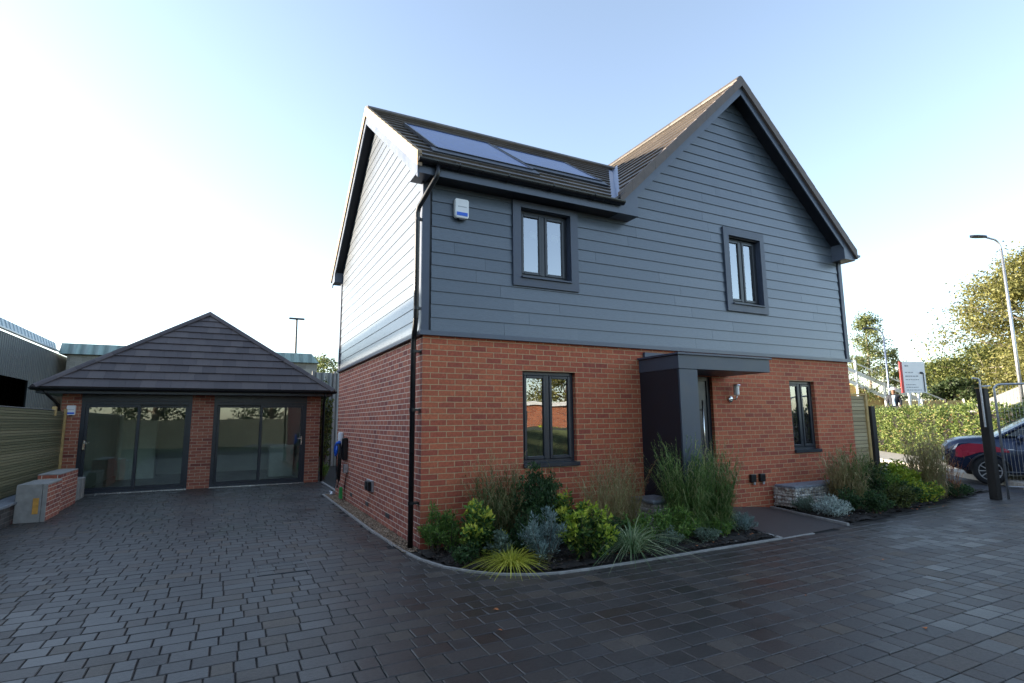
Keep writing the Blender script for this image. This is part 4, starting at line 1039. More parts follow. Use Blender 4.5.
RB = thing('warehouse', (-4, 31, 0), 'pale blockwork warehouse with a green-grey sheet fascia behind the garage roof', 'warehouse')
m = MB(); m.box((-9.6, 28, -.05), (2.42, 36, 5.08)); build('block_wall', m, M['block'], RB, uv=True)
m = MB(); m.hexa([(-9.9, 27.75, 5.08), (2.50, 27.75, 5.08), (2.50, 36.2, 5.08), (-9.9, 36.2, 5.08), (-9.9, 28.15, 5.66), (2.10, 28.15, 5.66), (2.10, 35.8, 5.66), (-9.9, 35.8, 5.66)]); build('sheet_fascia', m, M['greensheet'], RB, uv=True)
for x in (-6.2, -7.6): 
    m = MB(); m.box((x, 27.93, 4.7), (x+.12, 27.999, 5.0), .005); build('wall_light', m, M['white'], RB)
m = MB(); m.box((.45, 14.3, -.05), (6, 14.36, 3.36)); o = build('sheet_fence', m, M['corrpale'], None, uv=True, loc=(3, 14.3, 0)); tag(o, 'pale vertical sheet fence behind the gap between garage and house', 'fence')
m = MB()
for x in (.45, 1.2, 2.6, 4.0): m.box((x, 14.22, -.05), (x+.08, 14.299, 3.4))
build('fence_post', m, M['concrete'], o)

def street_lamp(loc, h, reach, az, label, r=.075, group='street lamps', mat='galv'):
    T = thing('street_lamp', loc, label, 'street lamp', group); d = Vector((math.cos(az), math.sin(az), 0)); L0 = Vector(loc)
    m = MB(); up = Vector((0, 0, 1))
    pts = [L0, L0+up*1.2]; m.tube(pts, r*1.35, 12)
    m.tube([L0+up*1.2, L0+up*(h*.5), L0+up*(h-.45)], r, 12, r1=r*.62); build('column', m, M[mat], T, smooth=True)
    m = MB(); q = [L0+up*(h-.45)+d*reach*(1-math.cos(t))*.45+up*.42*math.sin(t) for t in np.linspace(0, math.pi/2, 8)]
    q.append(L0+up*(h+.03)+d*reach*.8); m.tube(q, r*.55, 10); build('arm', m, M[mat], T, smooth=True)
    m = MB(); c = L0+up*(h+.06)+d*reach*.78; s = d.cross(up)
    prof = [(0, .04), (.12, .09), (.36, .13), (.54, .08), (.62, .01)]
    A = []
    for (t, wd) in prof: A.append([c+d*t*1.0+s*wd+up*-.02, c+d*t+s*wd*.6+up*.04, c+d*t-s*wd*.6+up*.04, c+d*t-s*wd+up*-.02, c+d*t-s*wd*.6+up*-.045, c+d*t+s*wd*.6+up*-.045])
    V = [p for a in A for p in a]; F = [(i*6+k, i*6+(k+1) % 6, (i+1)*6+(k+1) % 6, (i+1)*6+k) for i in range(4) for k in range(6)]+[tuple(range(6))]
    m.faces(V, F); build('lantern', m, M['dark'], T)
    return T
street_lamp((21.85, 2.05, 0), 7.80, .62, math.atan2(.28, -.63), 'tall galvanised street lamp rising in front of the large autumn tree', .062)
street_lamp((30.4, 10.9, 0), 6.45, .75, math.atan2(.33, -.8), 'smaller distant street lamp beside the thin tree right of the house', .06, mat='lead')
T = thing('mast_light', (4.0, 56.8, 0), 'distant twin-headed mast light above the garage roof', 'mast light', 'street lamps')
m = MB(); m.tube([(4.0, 56.8, 0), (3.9, 56.8, 12.8)], .16, 10, r1=.11); build('column', m, M['dark'], T)
m = MB(); m.box((3.1, 56.6, 12.75), (4.7, 57.0, 12.92), .03); build('lantern', m, M['dark'], T)

# ------------------------------------------------------------------ gabion benches
def gabion(x0, x1, y0, y1, z0, z1, label, seed):
    T = thing('gabion', ((x0+x1)/2, (y0+y1)/2, z0), label, 'gabion', 'gabion benches')
    rng = random.Random(seed); m = MB(); V0 = [Vector(v) for v in ((0, 0, 1), (.9, 0, .45), (.28, .85, .45), (-.73, .53, .45), (-.73, -.53, .45), (.28, -.85, .45), (.73, .53, -.45), (-.28, .85, -.45), (-.9, 0, -.45), (-.28, -.85, -.45), (.73, -.53, -.45), (0, 0, -1))]
    FF = [(0, 1, 2), (0, 2, 3), (0, 3, 4), (0, 4, 5), (0, 5, 1), (1, 6, 2), (2, 7, 3), (3, 8, 4), (4, 9, 5), (5, 10, 1), (2, 6, 7), (3, 7, 8), (4, 8, 9), (5, 9, 10), (1, 10, 6), (11, 7, 6), (11, 8, 7), (11, 9, 8), (11, 10, 9), (11, 6, 10)]
    z = z0+.03
    while z < z1-.02:
        hh = rng.uniform(.052, .07)
        for face in (0, 1, 2, 3):
            t = 0; L_ = (x1-x0) if face in (0, 3) else (y1-y0)
            while t < L_:
                wd = rng.uniform(.055, .10)
                c = {0: (x0+t+wd/2, y0+.035, z+hh/2), 1: (x0+.035, y0+t+wd/2, z+hh/2), 2: (x1-.035, y0+t+wd/2, z+hh/2), 3: (x0+t+wd/2, y1-.035, z+hh/2)}[face]
                q = Matrix.Rotation(rng.uniform(-.3, .3), 3, 'Y') @ Matrix.Rotation(rng.uniform(0, 6.3), 3, 'Z')
                sx, sy = (wd*.62, .045) if face in (0, 3) else (.045, wd*.62)
                m.faces([Vector(c)+Vector(((q@v).x*sx*rng.uniform(.85, 1.1), (q@v).y*sy, (q@v).z*hh*.66*rng.uniform(.85, 1.1))) for v in V0], FF); t += wd*.95
        z += hh*.93
    for k in range(int((x1-x0)*(y1-y0)*260)):
        c = Vector((rng.uniform(x0+.03, x1-.03), rng.uniform(y0+.03, y1-.03), z1-.025)); s = rng.uniform(.03, .05); q = Matrix.Rotation(rng.uniform(0, 6.3), 3, 'Z')
        m.faces([c+Vector(((q@v).x*s*1.3, (q@v).y*s, (q@v).z*s*.6)) for v in V0], FF)
    build('stones', m, M['stone'], T)
    m = MB(); r = .003
    for z in np.arange(z0, z1+.01, .075):
        for y in (y0, y1): m.box((x0, y-r, z-r), (x1, y+r, z+r))
        for x in (x0, x1): m.box((x-r, y0, z-r), (x+r, y1, z+r))
    for x in np.arange(x0, x1+.01, .075):
        for y in (y0, y1): m.box((x-r, y-r, z0), (x+r, y+r, z1))
        m.box((x-r, y0, z1-r), (x+r, y1, z1+r))
    for y in np.arange(y0, y1+.01, .075): m.box((x0, y-r, z1-r), (x1, y+r, z1+r))
    build('wire_cage', m, M['galv'], T)
    m = MB(); m.box((x0+.0, y0+.0, z1+.004), (x1, y1, z1+.05), .01); build('seat_slab', m, M['slab'], T)
gabion(6.38, 7.85, -.46, -.06, .02, .36, 'longer gabion bench under the right ground-floor window', 1)
gabion(3.05, 3.50, -.75, -.25, .02, .40, 'short gabion seat half hidden in the planting left of the porch', 2)

# ------------------------------------------------------------------ plants
def nv(): 
    v = RNG.normal(size=3); return v/np.linalg.norm(v)
def grass(name, x, y, mat, label, h, n, spread, droop, wdt=.006, cat='ornamental grass', heads=None, z=.02, base=.05, seed=0):
    rng = random.Random(seed+int(x*1000)); T = thing(name, (x, y, z), label, cat)
    m = MB()
    for k in range(n):
        a = rng.uniform(0, 6.283); b = base*math.sqrt(rng.random()); L_ = h*(rng.uniform(.35, 1.0) if rng.random() < .75 else rng.uniform(.9, 1.15)); lean = spread*rng.uniform(.0, 1)**.9*1.1; dr = (droop*rng.uniform(.2, 1.9)+.05); kink = rng.uniform(-.10, .10)
        dx, dy = math.cos(a), math.sin(a); p0 = Vector((x+b*dx, y+b*dy, z-.02)); a2 = a+rng.uniform(-.4, .4); dx, dy = math.cos(a2), math.sin(a2)
        ww = wdt*rng.uniform(.6, 1.3); sx, sy = -dy, dx; tw = rng.uniform(-1, 1); pts = []
        seg = 6
        for i in range(seg+1):
            t = i/seg; r = L_*(lean*t+dr*t*t*t*.9); zz = L_*(t*(1-lean*.35)-dr*.55*t**3.0)
            r += rng.uniform(-.006, .006); kk = kink*L_*t*t; c = p0+Vector((dx*r-dy*kk, dy*r+dx*kk, zz)); w_ = ww*(1-t)**.6*(.6+.4*min(1, t*5))
            sv_ = Vector((sx*math.cos(tw*t)+dx*math.sin(tw*t), sy*math.cos(tw*t)+dy*math.sin(tw*t), 0))
            pts.append((c-sv_*w_, c+sv_*w_))
        V = [q for p in pts for q in p]; m.faces(V, [(2*i, 2*i+1, 2*i+3, 2*i+2) for i in range(seg)])
    build('blades', m, mat, T)
    if heads:
        hm = MB(); hmat, hn, hh = heads
        for k in range(hn):
            a = rng.uniform(0, 6.283); L_ = hh*rng.uniform(.75, 1.05); lean = spread*.55*rng.random(); dx, dy = math.cos(a), math.sin(a)
            P = [Vector((x+dx*(.02+L_*lean*t+.08*t**4), y+dy*(.02+L_*lean*t+.08*t**4), z+L_*t)) for t in np.linspace(0, 1, 6)]
            hm.tube(P, .0018, 3, False)
            for j in range(16):
                t = .78+.22*j/16; c = P[0].lerp(P[-1], t) if t < .8 else P[4].lerp(P[5], (t-.8)/.2); v = Vector((rng.gauss(0, 1), rng.gauss(0, 1), rng.gauss(.6, .6))).normalized()*rng.uniform(.015, .035)
                s_ = v.cross(Vector((0, 0, 1))).normalized()*.0035
                hm.faces([c, c+v*.5+s_, c+v, c+v*.5-s_], [(0, 1, 2, 3)])
        build('seed_heads', hm, hmat, T)
    return T
def reed(name, x, y, mat, label, h, stems, base, lean, leaf=.34, per=8, wdt=.0055, heads=None, hh=.16, seed=0, z=.02, rx=1.0, cat='ornamental grass'):
    rng = random.Random(seed+int(x*1000)); T = thing(name, (x, y, z), label, cat); m = MB(); sm = MB(); hm = MB()
    for k in range(stems):
        a = rng.uniform(0, 6.283); b = base*math.sqrt(rng.random()); L_ = h*rng.uniform(.55, 1.05)*(1-.18*(b/base)**2); out = lean*rng.uniform(.1, 1.1)*(.3+.7*b/base); a2 = a+rng.gauss(0, .5)
        p0 = Vector((x+b*math.cos(a)*rx, y+b*math.sin(a), z-.02)); wob = rng.gauss(0, .04)
        P = [p0+Vector((math.cos(a2)*out*L_*(t**1.7)+wob*L_*math.sin(t*3), math.sin(a2)*out*L_*(t**1.7), L_*t*(1-.12*out*t))) for t in np.linspace(0, 1, 6)]
        sm.tube(P, .0024, 3, False, r1=.001)
        for j in range(per):
            t = (j+rng.random())/per*.93+.03; i = min(4, int(t*5)); q = P[i].lerp(P[i+1], t*5-i); ph = rng.uniform(0, 6.283) if rng.random() < .6 else a2+rng.gauss(0, .6)
            l = leaf*1.12*rng.uniform(.5, 1.15)*(1-.35*t); dx, dy = math.cos(ph), math.sin(ph); up = rng.uniform(.55, 1.0); dr = rng.uniform(.35, 1.1); ww = wdt*1.35*rng.uniform(.6, 1.2); V = []
            for g in range(5):
                s_ = g/4; c = q+Vector((dx, dy, 0))*l*(.18*s_+.42*s_*s_)+Vector((0, 0, l*(up*s_-dr*s_**2.6*.8))); w_ = ww*(1-s_)**.7*(.5+.5*min(1, s_*4+.3)); V += [c-Vector((-dy, dx, 0))*w_, c+Vector((-dy, dx, 0))*w_]
            m.faces(V, [(2*g, 2*g+1, 2*g+3, 2*g+2) for g in range(4)])
        if heads and rng.random() < .6:
            d = (P[-1]-P[-2]).normalized()
            for j in range(12):
                c = P[-1]+d*hh*j/12; v = (d+Vector((rng.gauss(0, .35), rng.gauss(0, .35), rng.gauss(0, .2)))).normalized()*rng.uniform(.02, .045); s2 = v.cross(Vector((rng.gauss(0, 1), rng.gauss(0, 1), 0))).normalized()*.003
                hm.faces([c, c+v*.5+s2, c+v, c+v*.5-s2], [(0, 1, 2, 3)])
    build('blades', m, mat, T); build('stems', sm, mat, T)
    if heads and hm.f: build('seed_heads', hm, heads, T)
    return T
def leaves_on(m, pts, dirs, size, rng, aspect=.45, fold=.25, jit=.7):
    for p, d in zip(pts, dirs):
        s = size*rng.uniform(.6, 1.3)
        d = Vector(d)+Vector((rng.gauss(0, jit), rng.gauss(0, jit), rng.gauss(0, jit)));
        if d.length < .01: d = Vector((0, 0, 1))
        d.normalize(); a = d.cross(Vector((rng.gauss(0, 1), rng.gauss(0, 1), rng.gauss(0, 1)))).normalized(); nn = d.cross(a); p = Vector(p)
        m.faces([p, p+d*s*.5+a*s*aspect*.5+nn*s*fold*.4, p+d*s, p+d*s*.5-a*s*aspect*.5+nn*s*fold*.4, p+d*s*.5], [(0, 1, 4), (1, 2, 4), (2, 3, 4), (3, 0, 4)] if fold > .01 else [(0, 1, 2, 3)])
def shrub(name, x, y, mat, label, rx, ry, h, n, size, aspect=.5, stems=14, cat='shrub', z=.02, up=.4, tips=None, seed=0, jit=.6, clumps=None, stemmat=None, shape=1.0):
    rng = random.Random(seed+int(x*777)); T = thing(name, (x, y, z), label, cat); m = MB(); sm = MB(); P = []; Dr = []; TP = []; TD = []
    for k in range(stems):
        a = rng.uniform(0, 6.283); r = math.sqrt(rng.random()); hz = h*(1-.45*r**2*shape)*rng.uniform(.72, 1.12)
        e = Vector((x+rx*r*math.cos(a), y+ry*r*math.sin(a), z+hz)); b = Vector((x+rx*.15*math.cos(a), y+ry*.15*math.sin(a), z-.02))
        mid = b.lerp(e, .5)+Vector((rng.gauss(0, .08)*rx, rng.gauss(0, .08)*ry, hz*.08)); sm.tube([b, mid, e], .005+.004*h, 4, False, r1=.002)
        k2 = n//stems
        for j in range(k2):
            t = rng.uniform(.12, 1)**.7; q = b.lerp(mid, t*2) if t < .5 else mid.lerp(e, t*2-1)
            off = Vector((rng.gauss(0, 1), rng.gauss(0, 1), rng.gauss(0, .6))).normalized()*rng.uniform(0, .22)*(rx+ry)/2*(1.1-.4*t)
            q = q+off; 
            if q.z < z: q.z = z+rng.uniform(0, .03)
            o_ = off.normalized() if off.length > 0 else Vector((0, 0, 1)); dd = o_*.7+Vector((0, 0, up))
            (TP if (tips and t > .86) else P).append(q); (TD if (tips and t > .86) else Dr).append(dd)
    leaves_on(m, P, Dr, size, rng, aspect, jit=jit); build('foliage', m, mat, T)
    if tips: m = MB(); leaves_on(m, TP, TD, size, rng, aspect, jit=jit); build('young_leaves', m, tips, T)
    build('stems', sm, stemmat or M['bark'], T)
    return T
S, GR_ = shrub, grass
# left bed
S('shrub', .12, -.25, G['fern_leaf'], 'small light green feathery shrub at the brick corner by the downpipe', 0.20, 0.20, 0.54, 1350, .05, .35, up=.9, seed=1)
S('shrub', .42, -.72, G['glossy_leaf'], 'leafy shrub with yellow-green leaves between downpipe and yellow grass', 0.35, 0.30, 0.56, 2250, .065, .5, 18, tips=G['lime_tip'], seed=2)
S('shrub', .62, -.98, G['greygreen_leaf'], 'tiny grey-green shrub just behind the yellow grass tuft', 0.15, 0.14, 0.29, 750, .045, .6, seed=3)
GR_('grass_tuft', .63, -1.22, G['yellow_blade'], 'low yellow arching grass tuft at the curved kerb', .29, 420, .5, 1.1, .0062, base=.11, seed=4, cat='grass tuft')
reed('tall_grass', .86, -.38, G['dark_blade'], 'tall dark arching grass nearest the downpipe against the brick wall', 1.06, 187, .20, .45, per=9, heads=G['tan_blade'], seed=5)
S('tall_shrub', 1.36, -.45, G['dark_leaf'], 'tall dark green bushy shrub under the left ground-floor window', 0.42, 0.32, 0.92, 4800, .055, .42, 30, up=.8, seed=6)
reed('tall_grass', 1.52, -.36, G['dark_blade'], 'dark spiky grass rising in front of the left ground-floor window sill', 1.02, 78, .13, .25, per=8, seed=7)
S('lavender_bush', 1.02, -1.28, G['blue_leaf'], 'grey-blue fine-leaved bush at the kerb right of the yellow grass', 0.28, 0.25, 0.52, 3600, .045, .22, 34, up=1.0, seed=8, jit=.4)
S('shrub', 1.78, -.72, G['glossy_leaf'], 'yellow-green leafy shrub standing behind the two kerbside bushes', 0.32, 0.28, 0.65, 2100, .07, .42, 20, tips=G['lime_tip'], seed=9)
S('shrub', 1.52, -1.42, G['glossy_leaf'], 'rounded shrub with lime-yellow leaf tips at the front kerb', 0.37, 0.28, 0.52, 2550, .062, .5, 24, tips=G['lime_leaf'], seed=10)
reed('tall_grass', 2.22, -.80, G['tan_blade'], 'tall straw-coloured grass in the middle of the left bed', 1.00, 136, .18, .38, per=7, wdt=.0045, heads=G['tan_blade'], hh=.22, seed=11)
reed('tall_grass', 2.72, -.55, G['tan_blade'], 'brown feathery grass close to the wall beside the short gabion', 1.02, 119, .17, .30, per=7, wdt=.0045, heads=G['red_twig'], hh=.22, seed=12)
GR_('grass_tuft', 2.12, -1.40, G['striped_blade'], 'variegated green and cream arching grass near the front kerb', .55, 340, .55, .9, .007, base=.09, seed=13, cat='grass tuft')
S('shrub', 2.98, -1.18, G['fern_leaf'], 'low bright green bush in front of the short gabion', 0.40, 0.30, 0.40, 2100, .055, .35, 24, seed=14)
reed('tall_grass', 3.42, -.98, G['green_blade'], 'tallest bushy green grass in front of the porch side panel', 1.22, 204, .21, .42, leaf=.42, per=11, heads=G['green_blade'], seed=15)
reed('tall_grass', 3.92, -1.02, G['green_blade'], 'tall upright green grass in front of the door, right of the porch panel', 1.15, 187, .18, .30, leaf=.36, per=11, heads=G['tan_blade'], seed=16)
S('lavender_bush', 4.17, -1.20, G['blue_leaf'], 'small rounded blue-grey bush beside the path edge', 0.22, 0.21, 0.27, 1800, .034, .25, 26, up=.9, seed=17, jit=.4)
# right bed
S('lavender_bush', 6.42, -.66, G['greygreen_leaf'], 'low spreading grey-green bush in front of the long gabion bench', 0.42, 0.23, 0.24, 2550, .032, .25, 34, up=.9, seed=18, jit=.4)
S('lavender_bush', 6.38, -1.08, G['silver_leaf'], 'pale silvery mound bush at the corner of the right bed', 0.32, 0.28, 0.29, 2850, .036, .3, 34, up=.8, seed=19, jit=.5)
reed('tall_grass', 7.35, -.72, G['tan_blade'], 'tall green and straw grass under the right ground-floor window', 1.08, 153, .22, .36, per=8, wdt=.007, seed=20)
reed('tall_grass', 7.62, -.66, G['green_blade'], 'spiky green grass beside the straw-coloured one near the house corner', 1.12, 102, .2, .30, per=8, wdt=.007, seed=21)
S('shrub', 8.25, -.62, G['dark_leaf'], 'dark twiggy shrub in front of the pale fence panel', 0.50, 0.37, 0.83, 2850, .055, .45, 28, tips=G['bush_leaf'], seed=22)
S('shrub', 7.25, -1.25, G['dark_leaf'], 'low dark reddish-green shrub at the kerb of the right bed', 0.35, 0.21, 0.34, 1800, .045, .45, 24, seed=23)
S('shrub', 9.40, -.45, G['lime_leaf'], 'bright lime-green shrub in the middle of the right bed', 0.59, 0.39, 0.62, 2850, .075, .5, 30, seed=24)
S('shrub', 8.05, -1.16, G['bush_leaf'], 'olive green mound shrub at the front of the right bed', 0.40, 0.25, 0.38, 2250, .05, .45, 26, seed=25)
S('shrub', 9.30, -.98, G['lime_tip'], 'low yellow-green shrub at the front right of the right bed', 0.50, 0.25, 0.31, 2100, .055, .5, 26, seed=26)
reed('tall_grass', 9.95, -.72, G['tan_blade'], 'tall golden-brown grass near the gate post', 1.30, 204, .26, .22, leaf=.38, per=9, wdt=.007, heads=G['tan_blade'], hh=.2, seed=27)
reed('tall_grass', 10.45, -.78, G['red_twig'], 'thin reddish-brown stems beside the gate post', 1.05, 61, .18, .40, leaf=.2, per=6, seed=28)
S('shrub', 10.5, -.92, G['dark_leaf'], 'low dark green cushion at the right end of the border', 0.42, 0.23, 0.25, 1500, .045, .45, 22, seed=29)
S('ground_cover', .92, -.86, G['dark_leaf'], 'low dark leafy filler between the tall dark grass and the yellow tuft', .24, .16, .26, 1200, .045, .5, 20, seed=61)
S('ground_cover', 2.05, -1.10, G['dark_leaf'], 'dark leafy filler behind the variegated grass', .28, .18, .34, 1300, .05, .45, 20, seed=62)
S('ground_cover', 2.72, -1.38, G['greygreen_leaf'], 'small grey-green filler at the kerb between variegated grass and green bush', .20, .14, .20, 900, .035, .4, 18, seed=63)
S('ground_cover', 3.72, -1.28, G['fern_leaf'], 'low feathery green filler in front of the two tall porch grasses', .26, .16, .24, 1100, .04, .35, 20, seed=64)
S('ground_cover', 8.75, -.95, G['dark_leaf'], 'dark filler between the olive mound and the lime shrub', .32, .2, .36, 1200, .05, .5, 20, seed=65)
S('shrub', .26, -.42, G['fern_leaf'], 'second feathery light green shrub beside the one at the brick corner', .24, .2, .44, 1500, .045, .35, 24, up=.8, seed=71)
S('shrub', .20, -.92, G['dark_leaf'], 'low dark glossy plant at the tight bend of the kerb', .17, .13, .22, 800, .045, .5, 16, seed=72)
S('shrub', 1.14, -.80, G['dark_leaf'], 'dark green shrub between the blue-grey bush and the tall dark shrub', .26, .2, .5, 1700, .05, .45, 24, seed=73)
S('shrub', 2.45, -1.12, G['fern_leaf'], 'green shrub behind the variegated grass, left of the short gabion', .26, .2, .38, 1400, .045, .4, 22, seed=74)
S('shrub', 3.30, -1.42, G['greygreen_leaf'], 'low grey-green plant at the kerb in front of the porch grasses', .26, .13, .17, 1000, .035, .4, 20, seed=75)
S('shrub', 6.95, -.95, G['dark_leaf'], 'dark low shrub between the silvery mound and the straw-coloured grass', .28, .2, .4, 1300, .045, .45, 22, seed=76)
S('shrub', 8.55, -.72, G['fern_leaf'], 'fresh green shrub left of the lime-green one', .34, .24, .58, 1600, .06, .4, 24, seed=77)
# climber in the gap behind the house
S('climber', .42, 11.0, G['bush_leaf'], 'leafy climber in the gap between garage and house', .25, .5, 2.6, 2400, .09, .6, 30, seed=30, shape=.3)
S('shrub', .25, 9.35, G['fern_leaf'], 'small weedy bush at the right foot of the garage', 0.19, 0.23, 0.47, 750, .05, .5, 12, seed=31)

# ------------------------------------------------------------------ trees
def tree(name, x, y, mat, bark, label, h, crown, n, leaf, z0=0, trunk=.18, seed=0, clump=.9, low=.25, lean=(0, 0), nb=16, group=None, depth=None):
    """tapered trunk, limbs, twigs and leaf clumps spread on the twig ends"""
    rng = random.Random(seed); T = thing(name, (x, y, z0), label, 'tree', group); tm = MB(); B = Vector((x, y, z0))
    top = B+Vector((lean[0], lean[1], h*.9)); trunkpts = [B.lerp(top, t)+Vector((math.sin(t*5+seed)*.04*h*t*.3, math.cos(t*4+seed)*.03*h*t*.3, 0)) for t in np.linspace(0, 1, 8)]
    tm.tube(trunkpts, trunk, 9, r1=trunk*.12)
    ends = []
    def tp(t): k = min(6, int(t*7)); return trunkpts[k].lerp(trunkpts[k+1], t*7-k)
    for b in range(nb):
        t = low+(.97-low)*(b+rng.random())/nb; p = tp(min(t, .99)); a = b*2.4+rng.uniform(-.4, .4)
        prof = crown(((t-low)/(1-low))); L_ = prof*rng.uniform(.82, 1.0)
        d = Vector((math.cos(a), math.sin(a), rng.uniform(.15, .6))); e = p+Vector((d.x*L_, d.y*L_, d.z*L_*.8)); mid = p.lerp(e, .5)+Vector((0, 0, .08*L_))
        tm.tube([p, mid, e], trunk*.32*(1.1-t*.7), 6, False, r1=.012)
        for j in range(6):
            s = rng.uniform(.3, 1); q = p.lerp(mid, s*2) if s < .5 else mid.lerp(e, s*2-1)
            dd = Vector((rng.gauss(0, 1), rng.gauss(0, 1), rng.gauss(.2, .7))).normalized()*L_*rng.uniform(.2, .45); tm.tube([q, q+dd*.5+Vector((0, 0, .03)), q+dd], .014, 4, False, r1=.004)
            ends.append((q, q+dd)); 
        ends.append((mid, e))
    build('trunk', tm, bark, T)
    m = MB(); P = []; Dr = []
    cw = [rng.uniform(.2, 1)**1.5 for _ in ends]; tot = sum(cw)
    for (a, b), w_ in zip(ends, cw):
        c0 = b; rr = clump*rng.uniform(.5, 1.1)
        for k in range(int(n*w_/tot)):
            s = rng.random(); c = a.lerp(b, .25+.77*s); off = Vector((rng.gauss(0, 1), rng.gauss(0, 1), rng.gauss(-.1, .7)))
            if off.length > 1.7: off *= 1.7/off.length*rng.random()
            off *= rr*.40
            P.append(c+off); Dr.append(off.normalized()+Vector((0, 0, -.3)))
    leaves_on(m, P, Dr, leaf, rng, .6, 0, .8); build('crown', m, mat, T)
    return T
dome = lambda R: (lambda t: R*math.sin(math.pi*min(1, max(.12, t*.86+.14)))**.75)
cone = lambda R: (lambda t: R*(1-t*.85)*(.45+.55*min(1, t*5)))
tree('autumn_tree', 36.2, 5.6, G['autumn_leaf'], M['silver_bark'], 'large yellow-leaved autumn tree behind the tall street lamp', 9.9, dome(4.6), 60000, .15, 1.1, .3, 11, 1.55, .10, nb=52)
tree('slim_tree', 34.0, 13.9, G['birch_leaf'], M['silver_bark'], 'slim airy tree with sparse leaves next to the house corner', 8.1, cone(2.3), 11000, .12, .9, .13, 5, .85, .12, nb=26)
tree('thin_tree', 35.6, 13.3, G['birch_leaf'], M['silver_bark'], 'narrow leaning tree right behind the small distant street lamp', 5.6, cone(.9), 3200, .11, .9, .09, 6, .7, .2, nb=14)
for i, (x, y, h, R, lab, sd) in enumerate(((44.5, 14.6, 4.9, 3.0, 'rounded yellow-green tree right of the white sign', 21), (43.0, 11.4, 5.6, 3.2, 'second rounded yellow-green tree right of the sign, behind the timber fence', 22), (42.5, 8.0, 5.9, 3.4, 'broad olive tree below the large autumn tree', 23), (41.0, 4.6, 5.0, 3.2, 'lower olive tree at the right edge behind the railings', 24))):
    tree('rounded_tree', x, y, G['bush_leaf'], M['bark'], lab, h, dome(R), 16000, .15, 1.0, .22, sd, 1.3, .08, nb=24, group='trees beyond the road')
tree('evergreen_tree', 41.0, 12.6, G['evergreen_leaf'], M['bark'], 'dark evergreen tree low behind the timber fence right of the sign', 3.0, dome(2.2), 4500, .2, 1.0, .18, 31, 1.0, .05, nb=20)
tree('distant_tree', 46, 24, G['bush_leaf'], M['bark'], 'distant low tree behind the slim tree by the house corner', 4.5, dome(3.2), 4000, .24, .6, .2, 41, 1.2, .05, nb=20)
tree('distant_tree', 7.6, 62, G['birch_leaf'], M['bark'], 'faint distant tree above the sheet fence left of the house', 10.2, dome(4.5), 4500, .3, 0, .25, 42, 1.4, .1, nb=20)
# ------------------------------------------------------------------ hedge
H = thing('hedge', tuple(hp(5)), 'clipped yellow-green hedge across the road behind the dark car', 'hedge')
rng = random.Random(9); m = MB(); P = []; Dr = []
n_ = Vector((-.746, .665, 0))
for k in range(42000):
    s = rng.uniform(-4.5, 16); hgt = 1.80+.08*math.sin(s*1.7)+.05*math.sin(s*4.1)
    face = rng.random(); z = rng.uniform(.05, hgt); q_ = math.sin(s*5.3+z*4+math.sin(s*11))+math.sin(s*3.1-z*7.3+1)*.8+math.sin(s*9.7+z*2.1); o_ = -.06+.05*math.sin(s*2.3+z*3)+.07*q_+rng.gauss(0, .05)
    if q_ < -.9 and rng.random() < .7: continue
    if face < .8: p = hp(s, o_, z); d = n_
    else: p = hp(s, rng.uniform(-.75, .05), hgt+rng.gauss(0, .06)); d = Vector((0, 0, 1))
    P.append(p); Dr.append(d)
leaves_on(m, P, Dr, .085, rng, .55, 0, .9); build('foliage', m, G['hedge_leaf'], H)
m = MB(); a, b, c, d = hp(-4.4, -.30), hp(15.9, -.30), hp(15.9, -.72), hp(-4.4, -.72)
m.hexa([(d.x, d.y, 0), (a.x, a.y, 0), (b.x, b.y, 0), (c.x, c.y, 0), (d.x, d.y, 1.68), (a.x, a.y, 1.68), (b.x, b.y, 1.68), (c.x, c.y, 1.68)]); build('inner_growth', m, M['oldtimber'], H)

# ------------------------------------------------------------------ right boundary: fence panel, dark post, gate post, site fence
T = thing('fence_panel', (9.3, .1, 0), 'pale slatted timber fence panel at the right corner of the house', 'fence panel')
m = MB(); rng = random.Random(3); z = .12
while z < 1.96:
    m.box((8.98, .08+rng.uniform(-.004, .002), z), (9.49, .10, z+.068), .004); z += .075
build('slats', m, M['slatR'], T)
m = MB(); m.box((8.955, .06, .0), (8.99, .12, 2.02), .004); m.box((9.49, .05, .0), (9.56, .13, 2.05), .004); m.box((8.96, .055, 2.0), (9.49, .125, 2.03), .004); build('frame', m, M['ply'], T)
m = MB(); m.box((8.99, .115, .05), (9.49, .125, 1.98)); build('backing', m, M['oldtimber'], T)
m = MB(); m.box((9.60, .02, 0), (9.74, .16, 1.78), .008); o = build('timber_post', m, M['oldtimber'], None, loc=(9.67, .09, 0)); tag(o, 'black timber post next to the pale fence panel', 'post')
T = thing('gate_post', (10.93, -1.43, 0), 'thick blackened timber gate post in front of the car', 'post')
m = MB(); m.box((10.70, -1.48, 0), (10.86, -1.34, 2.08), .008); build('post', m, M['oldtimber'], T)
m = MB(); m.box((10.69, -1.49, 2.081), (10.87, -1.33, 2.10), .004); build('post_top', m, M['ply'], T)
m = MB(); m.tube([(10.66, -1.44, 1.35), (10.66, -1.44, 2.22), (10.64, -1.42, 2.27), (10.54, -1.38, 2.28)], .018, 8); m.tube([(10.66, -1.46, 2.12), (10.90, -1.50, 2.13)], .012, 8); build('bracket', m, M['galv'], T)
